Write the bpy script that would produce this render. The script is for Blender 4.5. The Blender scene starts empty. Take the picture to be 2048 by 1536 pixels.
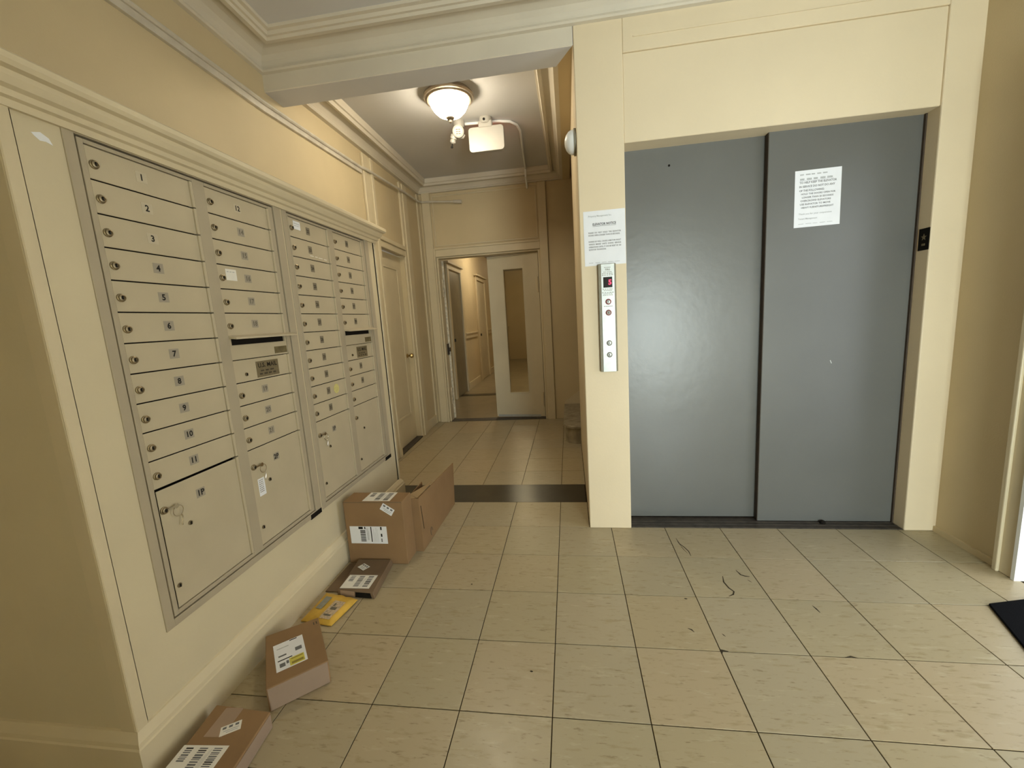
import bpy, bmesh, math, random
from mathutils import Vector, Matrix

random.seed(7)
S = bpy.context.scene
COL = S.collection

# ------------------------------------------------------------------ camera
CAM_F = 829.77            # focal length in pixels of a 2048 px wide frame
cd = bpy.data.cameras.new('camera')
cam = bpy.data.objects.new('camera', cd)
COL.objects.link(cam)
cd.sensor_fit = 'HORIZONTAL'
cd.sensor_width = 36.0
cd.lens = CAM_F / 2048 * 36.0
cd.clip_start = 0.02
cr = Vector((0.9893, 0.1324, -0.0616)); cw = Vector((-0.1404, 0.9781, -0.1534))
cr.normalize(); cw.normalize(); cu = cr.cross(cw); cu.normalize(); cr = cw.cross(cu)
M = Matrix.Identity(4)
for i in range(3):
    M[i][0] = cr[i]; M[i][1] = cu[i]; M[i][2] = -cw[i]
M[0][3], M[1][3], M[2][3] = 0.1007, -2.0542, 1.2577
cam.matrix_world = M
S.camera = cam

# ------------------------------------------------------------------ world, daylight, exposure
W = bpy.data.worlds.new('world'); S.world = W; W.use_nodes = True
bg = W.node_tree.nodes['Background']
bg.inputs[0].default_value = (0.86, 0.93, 1.0, 1); bg.inputs[1].default_value = 1.0
S.view_settings.view_transform = 'Standard'
S.view_settings.look = 'None'
S.view_settings.gamma = 1.0
S.view_settings.use_curve_mapping = False
S.view_settings.exposure = 0.44

def area_light(name, loc, rot, sx, sy, power, color):
    d = bpy.data.lights.new(name, 'AREA'); d.shape = 'RECTANGLE'; d.size = sx; d.size_y = sy
    d.energy = power; d.color = color
    o = bpy.data.objects.new(name, d); COL.objects.link(o); o.location = loc; o.rotation_euler = rot
    return o
# daylight coming in through the glazed entrance behind the camera and through the street door on the right
area_light('daylight_entrance', (1.41, -4.42, 0.88), (math.radians(90), 0, 0), 0.98, 1.7, 150, (0.90, 0.955, 1.0))
area_light('daylight_street_door', (2.55, -0.72, 1.10), (0, math.radians(90), 0), 2.0, 1.0, 13, (0.95, 0.98, 1.0))

# ------------------------------------------------------------------ materials
def nodes(name):
    m = bpy.data.materials.new(name); m.use_nodes = True
    nt = m.node_tree
    return m, nt, nt.nodes['Principled BSDF']

def paint(name, col, rough=0.55, spec=0.35, var=0.06, scale=3.0, bump=0.15, bscale=180.0, metal=0.0):
    m, nt, b = nodes(name)
    tc = nt.nodes.new('ShaderNodeTexCoord')
    n = nt.nodes.new('ShaderNodeTexNoise'); n.inputs['Scale'].default_value = scale; n.inputs['Detail'].default_value = 6
    nt.links.new(tc.outputs['Object'], n.inputs['Vector'])
    r = nt.nodes.new('ShaderNodeValToRGB')
    r.color_ramp.elements[0].position = 0.3; r.color_ramp.elements[1].position = 0.7
    r.color_ramp.elements[0].color = (*[c * (1 - var) for c in col], 1)
    r.color_ramp.elements[1].color = (*[min(1, c * (1 + var)) for c in col], 1)
    nt.links.new(n.outputs['Fac'], r.inputs['Fac'])
    nt.links.new(r.outputs['Color'], b.inputs['Base Color'])
    b.inputs['Roughness'].default_value = rough
    b.inputs['Specular IOR Level'].default_value = spec
    b.inputs['Metallic'].default_value = metal
    if bump > 0:
        n2 = nt.nodes.new('ShaderNodeTexNoise'); n2.inputs['Scale'].default_value = bscale; n2.inputs['Detail'].default_value = 3
        nt.links.new(tc.outputs['Object'], n2.inputs['Vector'])
        bp = nt.nodes.new('ShaderNodeBump'); bp.inputs['Strength'].default_value = bump; bp.inputs['Distance'].default_value = 0.002
        nt.links.new(n2.outputs['Fac'], bp.inputs['Height'])
        nt.links.new(bp.outputs['Normal'], b.inputs['Normal'])
    return m

def emit(name, col, strength, base=(0.8, 0.8, 0.8)):
    m, nt, b = nodes(name)
    b.inputs['Base Color'].default_value = (*base, 1)
    b.inputs['Emission Color'].default_value = (*col, 1)
    b.inputs['Emission Strength'].default_value = strength
    return m

TAN = paint('tan_wall_paint', (0.60, 0.495, 0.31), 0.6, 0.25, 0.05, 2.0, 0.25, 120)
CREAM = paint('cream_trim_paint', (0.64, 0.55, 0.375), 0.42, 0.4, 0.05, 4.0, 0.25, 60)
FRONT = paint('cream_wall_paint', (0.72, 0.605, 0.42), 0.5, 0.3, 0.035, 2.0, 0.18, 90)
CEIL = paint('pale_ceiling_paint', (0.61, 0.60, 0.595), 0.75, 0.2, 0.03, 2.0, 0.15, 90)
CROWNP = paint('crown_paint', (0.64, 0.58, 0.47), 0.5, 0.35, 0.04, 4.0, 0.15, 80)
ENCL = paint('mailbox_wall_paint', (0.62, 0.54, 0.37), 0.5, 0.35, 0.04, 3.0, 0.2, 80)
MAILF = paint('mailbox_frame_enamel', (0.415, 0.355, 0.255), 0.42, 0.4, 0.04, 8.0, 0.1, 250)
MAILD = paint('mailbox_door_enamel', (0.50, 0.43, 0.30), 0.40, 0.4, 0.05, 7.0, 0.1, 260)
DARK = paint('black_gap', (0.012, 0.010, 0.008), 0.8, 0.1, 0.1, 8, 0)
DECAL = paint('grey_number_decal', (0.34, 0.30, 0.235), 0.45, 0.4, 0.05, 60, 0)
DECALL = paint('pale_number_decal', (0.53, 0.465, 0.34), 0.4, 0.4, 0.05, 60, 0)
DECALD = paint('dark_number_decal', (0.21, 0.18, 0.128), 0.45, 0.4, 0.15, 120, 0)
INK = paint('black_ink', (0.018, 0.016, 0.014), 0.6, 0.2, 0.1, 30, 0)
INKG = paint('grey_ink', (0.22, 0.22, 0.23), 0.6, 0.2, 0.2, 200, 0)
INKL = paint('pale_grey_ink', (0.45, 0.46, 0.47), 0.6, 0.2, 0.2, 200, 0)
PAPER = paint('white_paper', (0.80, 0.81, 0.84), 0.7, 0.2, 0.02, 20, 0)
PAPERW = paint('warm_white_paper', (0.78, 0.75, 0.68), 0.7, 0.2, 0.03, 20, 0)
PLATE = paint('brown_plate', (0.17, 0.135, 0.075), 0.5, 0.4, 0.15, 60, 0)
BADGE = paint('olive_badge', (0.15, 0.12, 0.06), 0.5, 0.4, 0.25, 60, 0)
LOCK = paint('tarnished_lock_metal', (0.33, 0.27, 0.17), 0.38, 0.5, 0.35, 90, 0.2, 300, metal=0.85)
CHROME = paint('chrome_metal', (0.62, 0.58, 0.50), 0.22, 0.5, 0.05, 20, 0, metal=1.0)
BRASS = paint('brass_metal', (0.50, 0.36, 0.15), 0.3, 0.5, 0.15, 40, 0, metal=1.0)
STEEL = paint('brushed_steel', (0.50, 0.52, 0.50), 0.42, 0.5, 0.06, 30, 0.05, 300, metal=0.45)
STEELB = paint('dull_steel_box', (0.24, 0.215, 0.15), 0.5, 0.4, 0.1, 40, 0)
ELEV = paint('grey_elevator_enamel', (0.125, 0.126, 0.116), 0.33, 0.55, 0.06, 2.2, 0.35, 22)
SILL = paint('dark_sill_metal', (0.055, 0.045, 0.035), 0.5, 0.4, 0.3, 30, 0.2, 120)
EDGE = paint('brown_leaf_edge', (0.06, 0.042, 0.028), 0.6, 0.3, 0.2, 12, 0)
CARD = paint('brown_cardboard', (0.275, 0.170, 0.085), 0.8, 0.15, 0.08, 6, 0.12, 120)
CARDL = paint('pale_cardboard', (0.40, 0.290, 0.165), 0.8, 0.15, 0.08, 6, 0.12, 120)
CARDD = paint('dark_cardboard', (0.185, 0.125, 0.075), 0.7, 0.2, 0.1, 6, 0.12, 120)
CARDM = paint('mauve_cardboard', (0.32, 0.235, 0.175), 0.8, 0.15, 0.06, 6, 0.12, 120)
TAPE = paint('clear_brown_tape', (0.24, 0.155, 0.080), 0.25, 0.5, 0.05, 10, 0)
TAPEP = paint('pinkish_paper_tape', (0.36, 0.255, 0.18), 0.6, 0.3, 0.05, 10, 0)
YELLOW = paint('yellow_mailer_paper', (0.62, 0.38, 0.055), 0.5, 0.35, 0.12, 22, 0.6, 60)
YLABEL = paint('yellow_label_ink', (0.62, 0.55, 0.10), 0.6, 0.3, 0.08, 50, 0)
GREYPATCH = paint('grey_print', (0.27, 0.265, 0.215), 0.6, 0.3, 0.12, 60, 0)
RUBBER = paint('black_mat_pile', (0.006, 0.006, 0.007), 0.95, 0.05, 0.3, 300, 0.8, 700)
STRIP = paint('black_floor_strip', (0.035, 0.030, 0.020), 0.28, 0.5, 0.25, 8, 0.15, 60)
WHITEP = paint('white_plastic', (0.36, 0.34, 0.305), 0.4, 0.4, 0.02, 10, 0)
WHITED = paint('white_door_paint', (0.86, 0.87, 0.86), 0.4, 0.4, 0.03, 6, 0.1, 60)
CONDUIT = paint('painted_conduit', (0.58, 0.53, 0.44), 0.4, 0.4, 0.12, 14, 0.3, 60)
CHIP = paint('chipped_white_paint', (0.62, 0.56, 0.44), 0.5, 0.3, 0.35, 26, 0.5, 60)
DOORP = paint('hall_door_paint', (0.60, 0.53, 0.38), 0.38, 0.4, 0.05, 3, 0.2, 40)
STAIRP = paint('stair_stone', (0.34, 0.29, 0.20), 0.6, 0.3, 0.25, 14, 0.3, 60)
SCUFF = paint('black_scuff_rubber', (0.045, 0.035, 0.02), 0.7, 0.2, 0.3, 80, 0)
GROUT = paint('dark_floor_joint', (0.050, 0.035, 0.016), 0.8, 0.15, 0.2, 30, 0)
CORRF = paint('corridor_linoleum', (0.30, 0.25, 0.155), 0.28, 0.5, 0.12, 5, 0.1, 60)
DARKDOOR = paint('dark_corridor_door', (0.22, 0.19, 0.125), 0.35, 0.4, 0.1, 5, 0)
BRUSHED = paint('lamp_ring_nickel', (0.34, 0.28, 0.21), 0.38, 0.5, 0.08, 30, 0, metal=0.7)
REDRING = paint('red_button_ring', (0.22, 0.02, 0.025), 0.35, 0.5, 0.1, 40, 0)
BLACKG = paint('black_display_glass', (0.012, 0.010, 0.011), 0.12, 0.5, 0.05, 20, 0)
PAVE = paint('grey_pavement', (0.42, 0.42, 0.40), 0.8, 0.2, 0.1, 5, 0.3, 60)

LAMPG = emit('lit_lamp_glass', (1.0, 0.88, 0.66), 46.0, (0.9, 0.85, 0.7))
CORRL = emit('corridor_lamp_glass', (1.0, 0.84, 0.58), 62.0)
CORRL_FILL = emit('dim_corridor_lamp_glass', (1.0, 0.80, 0.50), 20.0)  # glow of an added lamp that brightens the corridor's far end
LED = emit('red_led_digit', (1.0, 0.03, 0.10), 1.5, (0.3, 0.02, 0.03))
REDGLOW = emit('red_sign_face', (1.0, 0.10, 0.07), 1.6, (0.4, 0.05, 0.04))
LENS = emit('lamp_lens', (1, 0.95, 0.85), 0.0, (0.5, 0.48, 0.42))

def glass_mat(name, tint, refl=0.5):
    m = bpy.data.materials.new(name); m.use_nodes = True; nt = m.node_tree
    nt.nodes.clear()
    out = nt.nodes.new('ShaderNodeOutputMaterial'); mx = nt.nodes.new('ShaderNodeMixShader')
    tr = nt.nodes.new('ShaderNodeBsdfTransparent'); gl = nt.nodes.new('ShaderNodeBsdfGlossy'); fr = nt.nodes.new('ShaderNodeFresnel')
    tr.inputs[0].default_value = (*tint, 1); gl.inputs['Roughness'].default_value = 0.03
    fr.inputs[0].default_value = 1.5
    ge = nt.nodes.new('ShaderNodeNewGeometry'); fm = nt.nodes.new('ShaderNodeMath'); fm.operation = 'MULTIPLY_ADD'
    fm.inputs[1].default_value = -1.0; fm.inputs[2].default_value = 1.0       # front faces of the pane reflect, back faces only transmit
    nt.links.new(ge.outputs['Backfacing'], fm.inputs[0])
    f2 = nt.nodes.new('ShaderNodeMath'); f2.operation = 'MULTIPLY'
    nt.links.new(fr.outputs[0], f2.inputs[0]); nt.links.new(fm.outputs[0], f2.inputs[1])
    nt.links.new(f2.outputs[0], mx.inputs[0]); nt.links.new(tr.outputs[0], mx.inputs[1]); nt.links.new(gl.outputs[0], mx.inputs[2])
    nt.links.new(mx.outputs[0], out.inputs[0])
    return m
GLASS = glass_mat('clear_pane', (0.90, 0.93, 0.90))
GLASSW = glass_mat('wired_pane', (0.95, 0.95, 0.90))

def tile_material():
    m, nt, b = nodes('vinyl_tile')
    tc = nt.nodes.new('ShaderNodeTexCoord'); oi = nt.nodes.new('ShaderNodeObjectInfo')
    mul = nt.nodes.new('ShaderNodeMath'); mul.operation = 'MULTIPLY'; mul.inputs[1].default_value = 57.0
    nt.links.new(oi.outputs['Random'], mul.inputs[0])
    comb = nt.nodes.new('ShaderNodeCombineXYZ')
    for k in range(3): nt.links.new(mul.outputs[0], comb.inputs[k])
    add = nt.nodes.new('ShaderNodeVectorMath'); add.operation = 'ADD'
    nt.links.new(tc.outputs['Object'], add.inputs[0]); nt.links.new(comb.outputs[0], add.inputs[1])
    def streak(sx, sy, lo, hi, det):
        mp = nt.nodes.new('ShaderNodeMapping'); mp.inputs['Scale'].default_value = (sx, sy, 1)
        nt.links.new(add.outputs[0], mp.inputs['Vector'])
        n = nt.nodes.new('ShaderNodeTexNoise'); n.inputs['Scale'].default_value = 1.0; n.inputs['Detail'].default_value = det
        n.inputs['Roughness'].default_value = 0.6
        nt.links.new(mp.outputs[0], n.inputs['Vector'])
        mr = nt.nodes.new('ShaderNodeMapRange'); mr.inputs[1].default_value = lo; mr.inputs[2].default_value = hi
        nt.links.new(n.outputs['Fac'], mr.inputs[0])
        return mr.outputs[0]
    ramp = nt.nodes.new('ShaderNodeValToRGB'); e = ramp.color_ramp.elements
    e[0].position = 0.0; e[0].color = (0.423, 0.343, 0.209, 1)
    e[1].position = 1.0; e[1].color = (0.419, 0.352, 0.233, 1)
    for pos, c in ((0.35, (0.4, 0.34, 0.215)), (0.6, (0.446, 0.357, 0.225)), (0.8, (0.386, 0.329, 0.215))):
        q = e.new(pos); q.color = (*c, 1)
    nt.links.new(oi.outputs['Random'], ramp.inputs['Fac'])
    def mixc(fac, a, col):
        mx = nt.nodes.new('ShaderNodeMix'); mx.data_type = 'RGBA'
        nt.links.new(fac, mx.inputs[0]); nt.links.new(a, mx.inputs[6]); mx.inputs[7].default_value = (*col, 1)
        return mx.outputs[2]
    f1 = streak(14, 60, 0.56, 0.70, 4)
    f2 = streak(10, 45, 0.60, 0.78, 5)
    f3 = streak(22, 110, 0.62, 0.72, 3)
    c = mixc(f2, ramp.outputs['Color'], (0.52, 0.46, 0.31))
    half = nt.nodes.new('ShaderNodeMath'); half.operation = 'MULTIPLY'; half.inputs[1].default_value = 0.55
    nt.links.new(f1, half.inputs[0])
    c = mixc(half.outputs[0], c, (0.30, 0.235, 0.115))
    h2 = nt.nodes.new('ShaderNodeMath'); h2.operation = 'MULTIPLY'; h2.inputs[1].default_value = 0.7
    nt.links.new(f3, h2.inputs[0])
    c = mixc(h2.outputs[0], c, (0.19, 0.14, 0.065))
    nt.links.new(c, b.inputs['Base Color'])
    b.inputs['Roughness'].default_value = 0.30
    b.inputs['Specular IOR Level'].default_value = 0.45
    n = nt.nodes.new('ShaderNodeTexNoise'); n.inputs['Scale'].default_value = 14; n.inputs['Detail'].default_value = 4
    nt.links.new(add.outputs[0], n.inputs['Vector'])
    bp = nt.nodes.new('ShaderNodeBump'); bp.inputs['Strength'].default_value = 0.22; bp.inputs['Distance'].default_value = 0.004
    nt.links.new(n.outputs['Fac'], bp.inputs['Height']); nt.links.new(bp.outputs['Normal'], b.inputs['Normal'])
    mr = nt.nodes.new('ShaderNodeMapRange'); mr.inputs[3].default_value = 0.24; mr.inputs[4].default_value = 0.42
    nt.links.new(n.outputs['Fac'], mr.inputs[0]); nt.links.new(mr.outputs[0], b.inputs['Roughness'])
    return m
TILE = tile_material()

# ------------------------------------------------------------------ mesh helpers
WORLD = {}           # object name -> world position of its origin (no object is rotated)

def tag(o, label=None, cat=None, group=None, kind=None):
    if label: o['label'] = label
    if cat: o['category'] = cat
    if group: o['group'] = group
    if kind: o['kind'] = kind
    return o

def empty(name, loc, label=None, cat=None, group=None, kind=None, parent=None):
    o = bpy.data.objects.new(name, None); COL.objects.link(o)
    o.empty_display_size = 0.05
    loc = Vector(loc)
    o.location = loc - (WORLD[parent.name] if parent else Vector())
    if parent: o.parent = parent
    WORLD[o.name] = loc
    return tag(o, label, cat, group, kind)

TEXTS = {}
def text_shape(s, size, bold):
    key = (s, size, bold)
    if key not in TEXTS:
        c = bpy.data.curves.new('t', 'FONT'); c.body = s; c.size = size; c.align_x = 'CENTER'; c.align_y = 'CENTER'
        c.offset = bold * size; c.resolution_u = 2
        o = bpy.data.objects.new('t', c); COL.objects.link(o)
        me = bpy.data.meshes.new_from_object(o)
        TEXTS[key] = ([v.co.copy() for v in me.vertices], [tuple(p.vertices) for p in me.polygons])
        bpy.data.objects.remove(o); bpy.data.curves.remove(c); bpy.data.meshes.remove(me)
    return TEXTS[key]

class MB:
    def __init__(self): self.v = []; self.f = []; self.m = []
    def add(self, vs, fs, m=0):
        n = len(self.v); self.v += [tuple(x) for x in vs]
        for f in fs: self.f.append(tuple(i + n for i in f)); self.m.append(m)
        return self
    def hexa(self, c, m=0):      # c: 4 bottom corners then 4 top corners, same winding
        return self.add(c, [(3, 2, 1, 0), (4, 5, 6, 7), (0, 1, 5, 4), (1, 2, 6, 5), (2, 3, 7, 6), (3, 0, 4, 7)], m)
    def box(self, x0, x1, y0, y1, z0, z1, m=0):
        return self.hexa([(x0, y0, z0), (x1, y0, z0), (x1, y1, z0), (x0, y1, z0), (x0, y0, z1), (x1, y0, z1), (x1, y1, z1), (x0, y1, z1)], m)
    def fbox(self, F, a0, a1, b0, b1, h0, h1, m=0):   # box in a frame F=(origin,u,v,n)
        o, u, v, n = F
        P = lambda a, b, h: o + u * a + v * b + n * h
        return self.hexa([P(a0, b0, h0), P(a1, b0, h0), P(a1, b1, h0), P(a0, b1, h0), P(a0, b0, h1), P(a1, b0, h1), P(a1, b1, h1), P(a0, b1, h1)], m)
    def prism(self, poly, F, h0, h1, m=0):
        o, u, v, n = F; k = len(poly)
        vs = [o + u * a + v * b + n * h0 for a, b in poly] + [o + u * a + v * b + n * h1 for a, b in poly]
        fs = [tuple(range(k - 1, -1, -1)), tuple(range(k, 2 * k))] + [(i, (i + 1) % k, (i + 1) % k + k, i + k) for i in range(k)]
        return self.add(vs, fs, m)
    def lathe(self, prof, F, n=20, m=0):              # prof: (radius, height) along the frame normal
        o, u, v, w = F; vs = []; fs = []
        for r, h in prof:
            for i in range(n):
                a = 2 * math.pi * i / n; vs.append(o + (u * math.cos(a) + v * math.sin(a)) * r + w * h)
        for j in range(len(prof) - 1):
            for i in range(n):
                fs.append((j * n + i, j * n + (i + 1) % n, (j + 1) * n + (i + 1) % n, (j + 1) * n + i))
        fs.append(tuple(range(n - 1, -1, -1))); fs.append(tuple(range((len(prof) - 1) * n, len(prof) * n)))
        return self.add(vs, fs, m)
    def tube(self, path, r, n=8, m=0):
        P = [Vector(p) for p in path]; vs = []; fs = []; up = None
        for i, p in enumerate(P):
            t = (P[min(i + 1, len(P) - 1)] - P[max(i - 1, 0)]).normalized()
            if up is None:
                up = Vector((0, 0, 1)) if abs(t.z) < 0.9 else Vector((1, 0, 0))
            a = t.cross(up).normalized(); b = a.cross(t).normalized(); up = b
            for k in range(n):
                q = 2 * math.pi * (k + 0.5) / n; vs.append(p + a * math.cos(q) * r + b * math.sin(q) * r)
        for j in range(len(P) - 1):
            for i in range(n): fs.append((j * n + i, j * n + (i + 1) % n, (j + 1) * n + (i + 1) % n, (j + 1) * n + i))
        fs.append(tuple(range(n - 1, -1, -1))); fs.append(tuple(range((len(P) - 1) * n, len(P) * n)))
        return self.add(vs, fs, m)
    def sweep(self, path, prof, side=1, zf=None, m=0):
        # path in plan, profile (offset, z); closed solid section, mitred corners
        P = [Vector((a, b)) for a, b in path]; k = len(prof); vs = []; fs = []
        for i, p in enumerate(P):
            ns = []
            for a, b in ((i - 1, i), (i, i + 1)):
                if a >= 0 and b < len(P):
                    t = (P[b] - P[a]).normalized(); ns.append(Vector((-t.y, t.x)) * side)
            mv = ns[0] if len(ns) == 1 else (ns[0] + ns[1]) / (1 + ns[0].dot(ns[1]))
            dz = zf(p.x, p.y) if zf else 0
            for d, z in prof: q = p + mv * d; vs.append((q.x, q.y, z + dz))
        for j in range(len(P) - 1):
            for i in range(k): fs.append((j * k + i, j * k + (i + 1) % k, (j + 1) * k + (i + 1) % k, (j + 1) * k + i))
        fs.append(tuple(range(k))); fs.append(tuple(range((len(P) - 1) * k, len(P) * k)))
        return self.add(vs, fs, m)
    def text(self, s, F, a, b, size, h, m=0, bold=0.0, width=None):
        vs, fs = text_shape(s, size, bold)
        o, u, v, n = F
        sx = 1.0
        if width and vs:
            w = max(q.x for q in vs) - min(q.x for q in vs); sx = width / w
        return self.add([o + u * (a + q.x * sx) + v * (b + q.y) + n * h for q in vs], fs, m)
    def words(self, F, a0, a1, b, hgt, h, m=0, n=6, rnd=None):   # a line of print too small to read: uneven dashes
        rnd = rnd or random; x = a0; L = (a1 - a0) / n
        for i in range(n):
            w = L * rnd.uniform(0.6, 0.86); self.fbox(F, x, x + w, b - hgt / 2, b + hgt / 2, h, h + 0.0002, m); x += L
        return self
    def build(self, name, mats, parent=None, bevel=0.0, smooth=False, label=None, cat=None, group=None, kind=None, seg=1):
        if not isinstance(mats, (list, tuple)): mats = [mats]
        xs = [Vector(p) for p in self.v]
        c = Vector([(min(p[i] for p in xs) + max(p[i] for p in xs)) / 2 for i in range(3)])
        c.z = min(p.z for p in xs)
        me = bpy.data.meshes.new(name)
        me.from_pydata([p - c for p in xs], [], self.f)
        for m in mats: me.materials.append(m)
        me.polygons.foreach_set('material_index', self.m)
        bm = bmesh.new(); bm.from_mesh(me)
        bmesh.ops.recalc_face_normals(bm, faces=bm.faces)
        if bevel > 0:
            es = [e for e in bm.edges if len(e.link_faces) == 2 and e.calc_face_angle(0) > 0.5]
            bmesh.ops.bevel(bm, geom=es, offset=bevel, segments=seg, profile=0.5, affect='EDGES', clamp_overlap=True)
        bm.to_mesh(me); bm.free()
        if smooth:
            me.shade_smooth(); me.set_sharp_from_angle(angle=math.radians(38))
        o = bpy.data.objects.new(name, me); COL.objects.link(o)
        WORLD[o.name] = c
        if parent: o.parent = parent; o.location = c - WORLD[parent.name]
        else: o.location = c
        return tag(o, label, cat, group, kind)

def inst(me, name, loc, parent):
    o = bpy.data.objects.new(name, me); COL.objects.link(o); loc = Vector(loc); WORLD[o.name] = loc
    o.parent = parent; o.location = loc - WORLD[parent.name]
    return o

V = Vector
X3, Y3, Z3 = V((1, 0, 0)), V((0, 1, 0)), V((0, 0, 1))
def FX(x, y=0, z=0): return (V((x, y, z)), Y3, Z3, X3)        # on a surface that faces +X
def FY(y, x=0, z=0): return (V((x, y, z)), X3, Z3, -Y3)       # on a surface that faces -Y
def FZ(x, y, z, a=0.0):                                       # lying, turned by a
    return (V((x, y, z)), V((math.cos(a), math.sin(a), 0)), V((-math.sin(a), math.cos(a), 0)), Z3)
def wx(y): return -1.53 - 0.04 * (y - 0.3)                    # face of the left wall
def hz(y): return 0.04 * (y - 0.5)                            # the hall ceiling rises a little

# ------------------------------------------------------------------ dimensions
T = 0.3048
YF = 0.295          # face of the elevator wall
YB = 3.04           # end wall of the hall
XR = 2.0            # right wall
XF = -1.17          # face of the mailbox wall
ZC = 2.785          # lobby ceiling
LY0 = -3.4          # rear wall
VY = LY0 - 0.8      # outer door, set back behind added walls that block daylight
EY0, EY1 = -1.19, 0.70   # ends of the mailbox wall

# ------------------------------------------------------------------ floor
fl = empty('floor', (0.2, -0.5, 0), 'beige vinyl tile floor of the lobby and hall', 'floor', kind='structure')
MB().box(-2.2, 2.3, LY0 - 0.1, YB + 0.12, -0.12, -0.0035).build('slab', GROUT, fl)
MB().box(-1.75, 0.17, 0.648, 0.952, -0.0035, 0.0006).build('threshold_strip', STRIP, fl, bevel=0.0008, label='black strip across the tiles at the hall mouth')
full = None
def tile(x0, x1, y0, y1):
    global full
    g = 0.0017
    cx, cy = (x0 + x1) / 2, (y0 + y1) / 2
    isf = abs(x1 - x0 - T) < 1e-4 and abs(y1 - y0 - T) < 1e-4
    if isf and full: inst(full, 'tile', (cx, cy, -0.0035), fl); return
    o = MB().box(x0 + g, x1 - g, y0 + g, y1 - g, -0.0035, 0.0).build('tile', TILE, fl, bevel=0.0007)
    if isf: full = o.data
def tiles(xa, xb, ya, yb, rows):
    c = math.floor(xa / T)
    while c * T < xb:
        a, b = max(c * T, xa), min((c + 1) * T, xb)
        for r0, r1 in rows:
            p, q = max(r0, ya), min(r1, yb)
            if b - a > 0.012 and q - p > 0.012: tile(a, b, p, q)
        c += 1
near = [(-k * T, -(k - 1) * T) for k in range(1, 13)]
tiles(-2.05, XR, LY0, EY0 + 0.05, near)
tiles(-1.16, XR, EY0 + 0.05, 0.0, near)
tiles(-1.135, XR, 0.0, YF + 0.012, [(0.0, 0.322)])
tiles(-1.135, 0.178, YF + 0.012, 0.648, [(YF + 0.012, 0.648)])
tiles(-1.64, 0.178, 0.952, YB - 0.001, [(0.952 + k * T - 0.02, 0.952 + (k + 1) * T - 0.02) for k in range(0, 8)])
tiles(0.178, 0.80, 1.9, YB - 0.001, [(0.952 + k * T - 0.02, 0.952 + (k + 1) * T - 0.02) for k in range(0, 8)])

def scuff(pts, w, name='scuff_mark'):
    b = MB(); P = [V((x, y, 0.0004)) for x, y in pts]; L = []; R = []
    for i, p in enumerate(P):
        t = (P[min(i + 1, len(P) - 1)] - P[max(i - 1, 0)]).normalized(); n = V((-t.y, t.x, 0))
        k = w * (0.35 if i in (0, len(P) - 1) else 1.0)
        L.append(p + n * k); R.append(p - n * k)
    for i in range(len(P) - 1):
        lo = V((0, 0, -0.0003)); b.hexa([L[i] + lo, R[i] + lo, R[i + 1] + lo, L[i + 1] + lo, L[i], R[i], R[i + 1], L[i + 1]])
    b.build(name, SCUFF, fl)
scuff([(0.645, 0.187), (0.649, 0.133), (0.665, 0.098), (0.677, 0.059), (0.677, 0.015)], 0.0025)
scuff([(0.645, 0.152), (0.656, 0.079), (0.667, 0.038)], 0.0014)
scuff([(0.774, -0.15), (0.763, -0.195), (0.77, -0.237), (0.783, -0.262), (0.773, -0.282), (0.75, -0.295)], 0.0032)
scuff([(0.851, -0.101), (0.859, -0.136), (0.874, -0.146), (0.894, -0.148)], 0.0035)
scuff([(0.556, -0.319), (0.562, -0.321), (0.569, -0.322)], 0.004)
scuff([(0.523, -0.5), (0.535, -0.506), (0.542, -0.519)], 0.003)
scuff([(0.644, -0.522), (0.648, -0.528), (0.652, -0.535)], 0.002)
scuff([(1.063, -0.34), (1.067, -0.358), (1.07, -0.381)], 0.003)
scuff([(0.875, -0.174), (0.880, -0.183), (0.885, -0.192)], 0.0015)
scuff([(0.609, -0.622), (0.614, -0.606), (0.636, -0.610)], 0.006, 'chipped_corner')
scuff([(1.026, -0.612), (1.048, -0.606), (1.068, -0.612)], 0.003)
scuff([(-0.419, -0.262), (-0.415, -0.263), (-0.411, -0.264)], 0.004)
scuff([(-0.087, -0.745), (-0.082, -0.746), (-0.076, -0.747)], 0.004)

# corridor floor beyond the doors
cf = empty('floor_corridor', (-0.95, 7, 0), 'brown linoleum floor of the far corridor', 'floor', kind='structure')
MB().box(-1.9, 0.0, YB + 0.12, 11.2, -0.12, -0.001).build('surface', CORRF, cf)
MB().box(-1.80, -0.1, 4.82, 4.99, -0.001, 0.004).build('threshold_strip', STRIP, cf)

# ------------------------------------------------------------------ elevator wall
wf = empty('wall_front', (1.1, 0.4, 0), 'cream wall around the grey elevator doors', 'wall', kind='structure')
MB().box(0.18, 0.42, YF, 1.9, 0, 4.6).build('pillar', FRONT, wf, bevel=0.004)
MB().box(1.852, XR + 0.2, YF, 0.70, 0, ZC + 0.1).build('column', FRONT, wf, bevel=0.006, seg=2)
MB().box(0.42, 1.852, YF + 0.008, 0.70, 2.115, 2.53).build('header_panel', FRONT, wf, bevel=0.003)
MB().box(0.42, 1.852, YF, 0.70, 2.53, ZC + 0.1).build('frieze', FRONT, wf, bevel=0.003)
MB().box(0.42, 3.3, 1.8, 1.9, 0, 4.6).build('shaft_back', TAN, wf)
MB().box(0.47, 1.852, YF - 0.004, YF, 2.592, 2.598).build('paint_ridge', FRONT, wf)
MB().prism([(-1.62, YF), (0.18, YF), (0.092, 0.458), (-1.62, 0.468)], FZ(0, 0, 0), 2.595, 3.05).build(
    'ceiling_beam', [CEIL], None, bevel=0.004, label='deep ceiling beam between the lobby and the hall', cat='beam', kind='structure')
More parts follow.
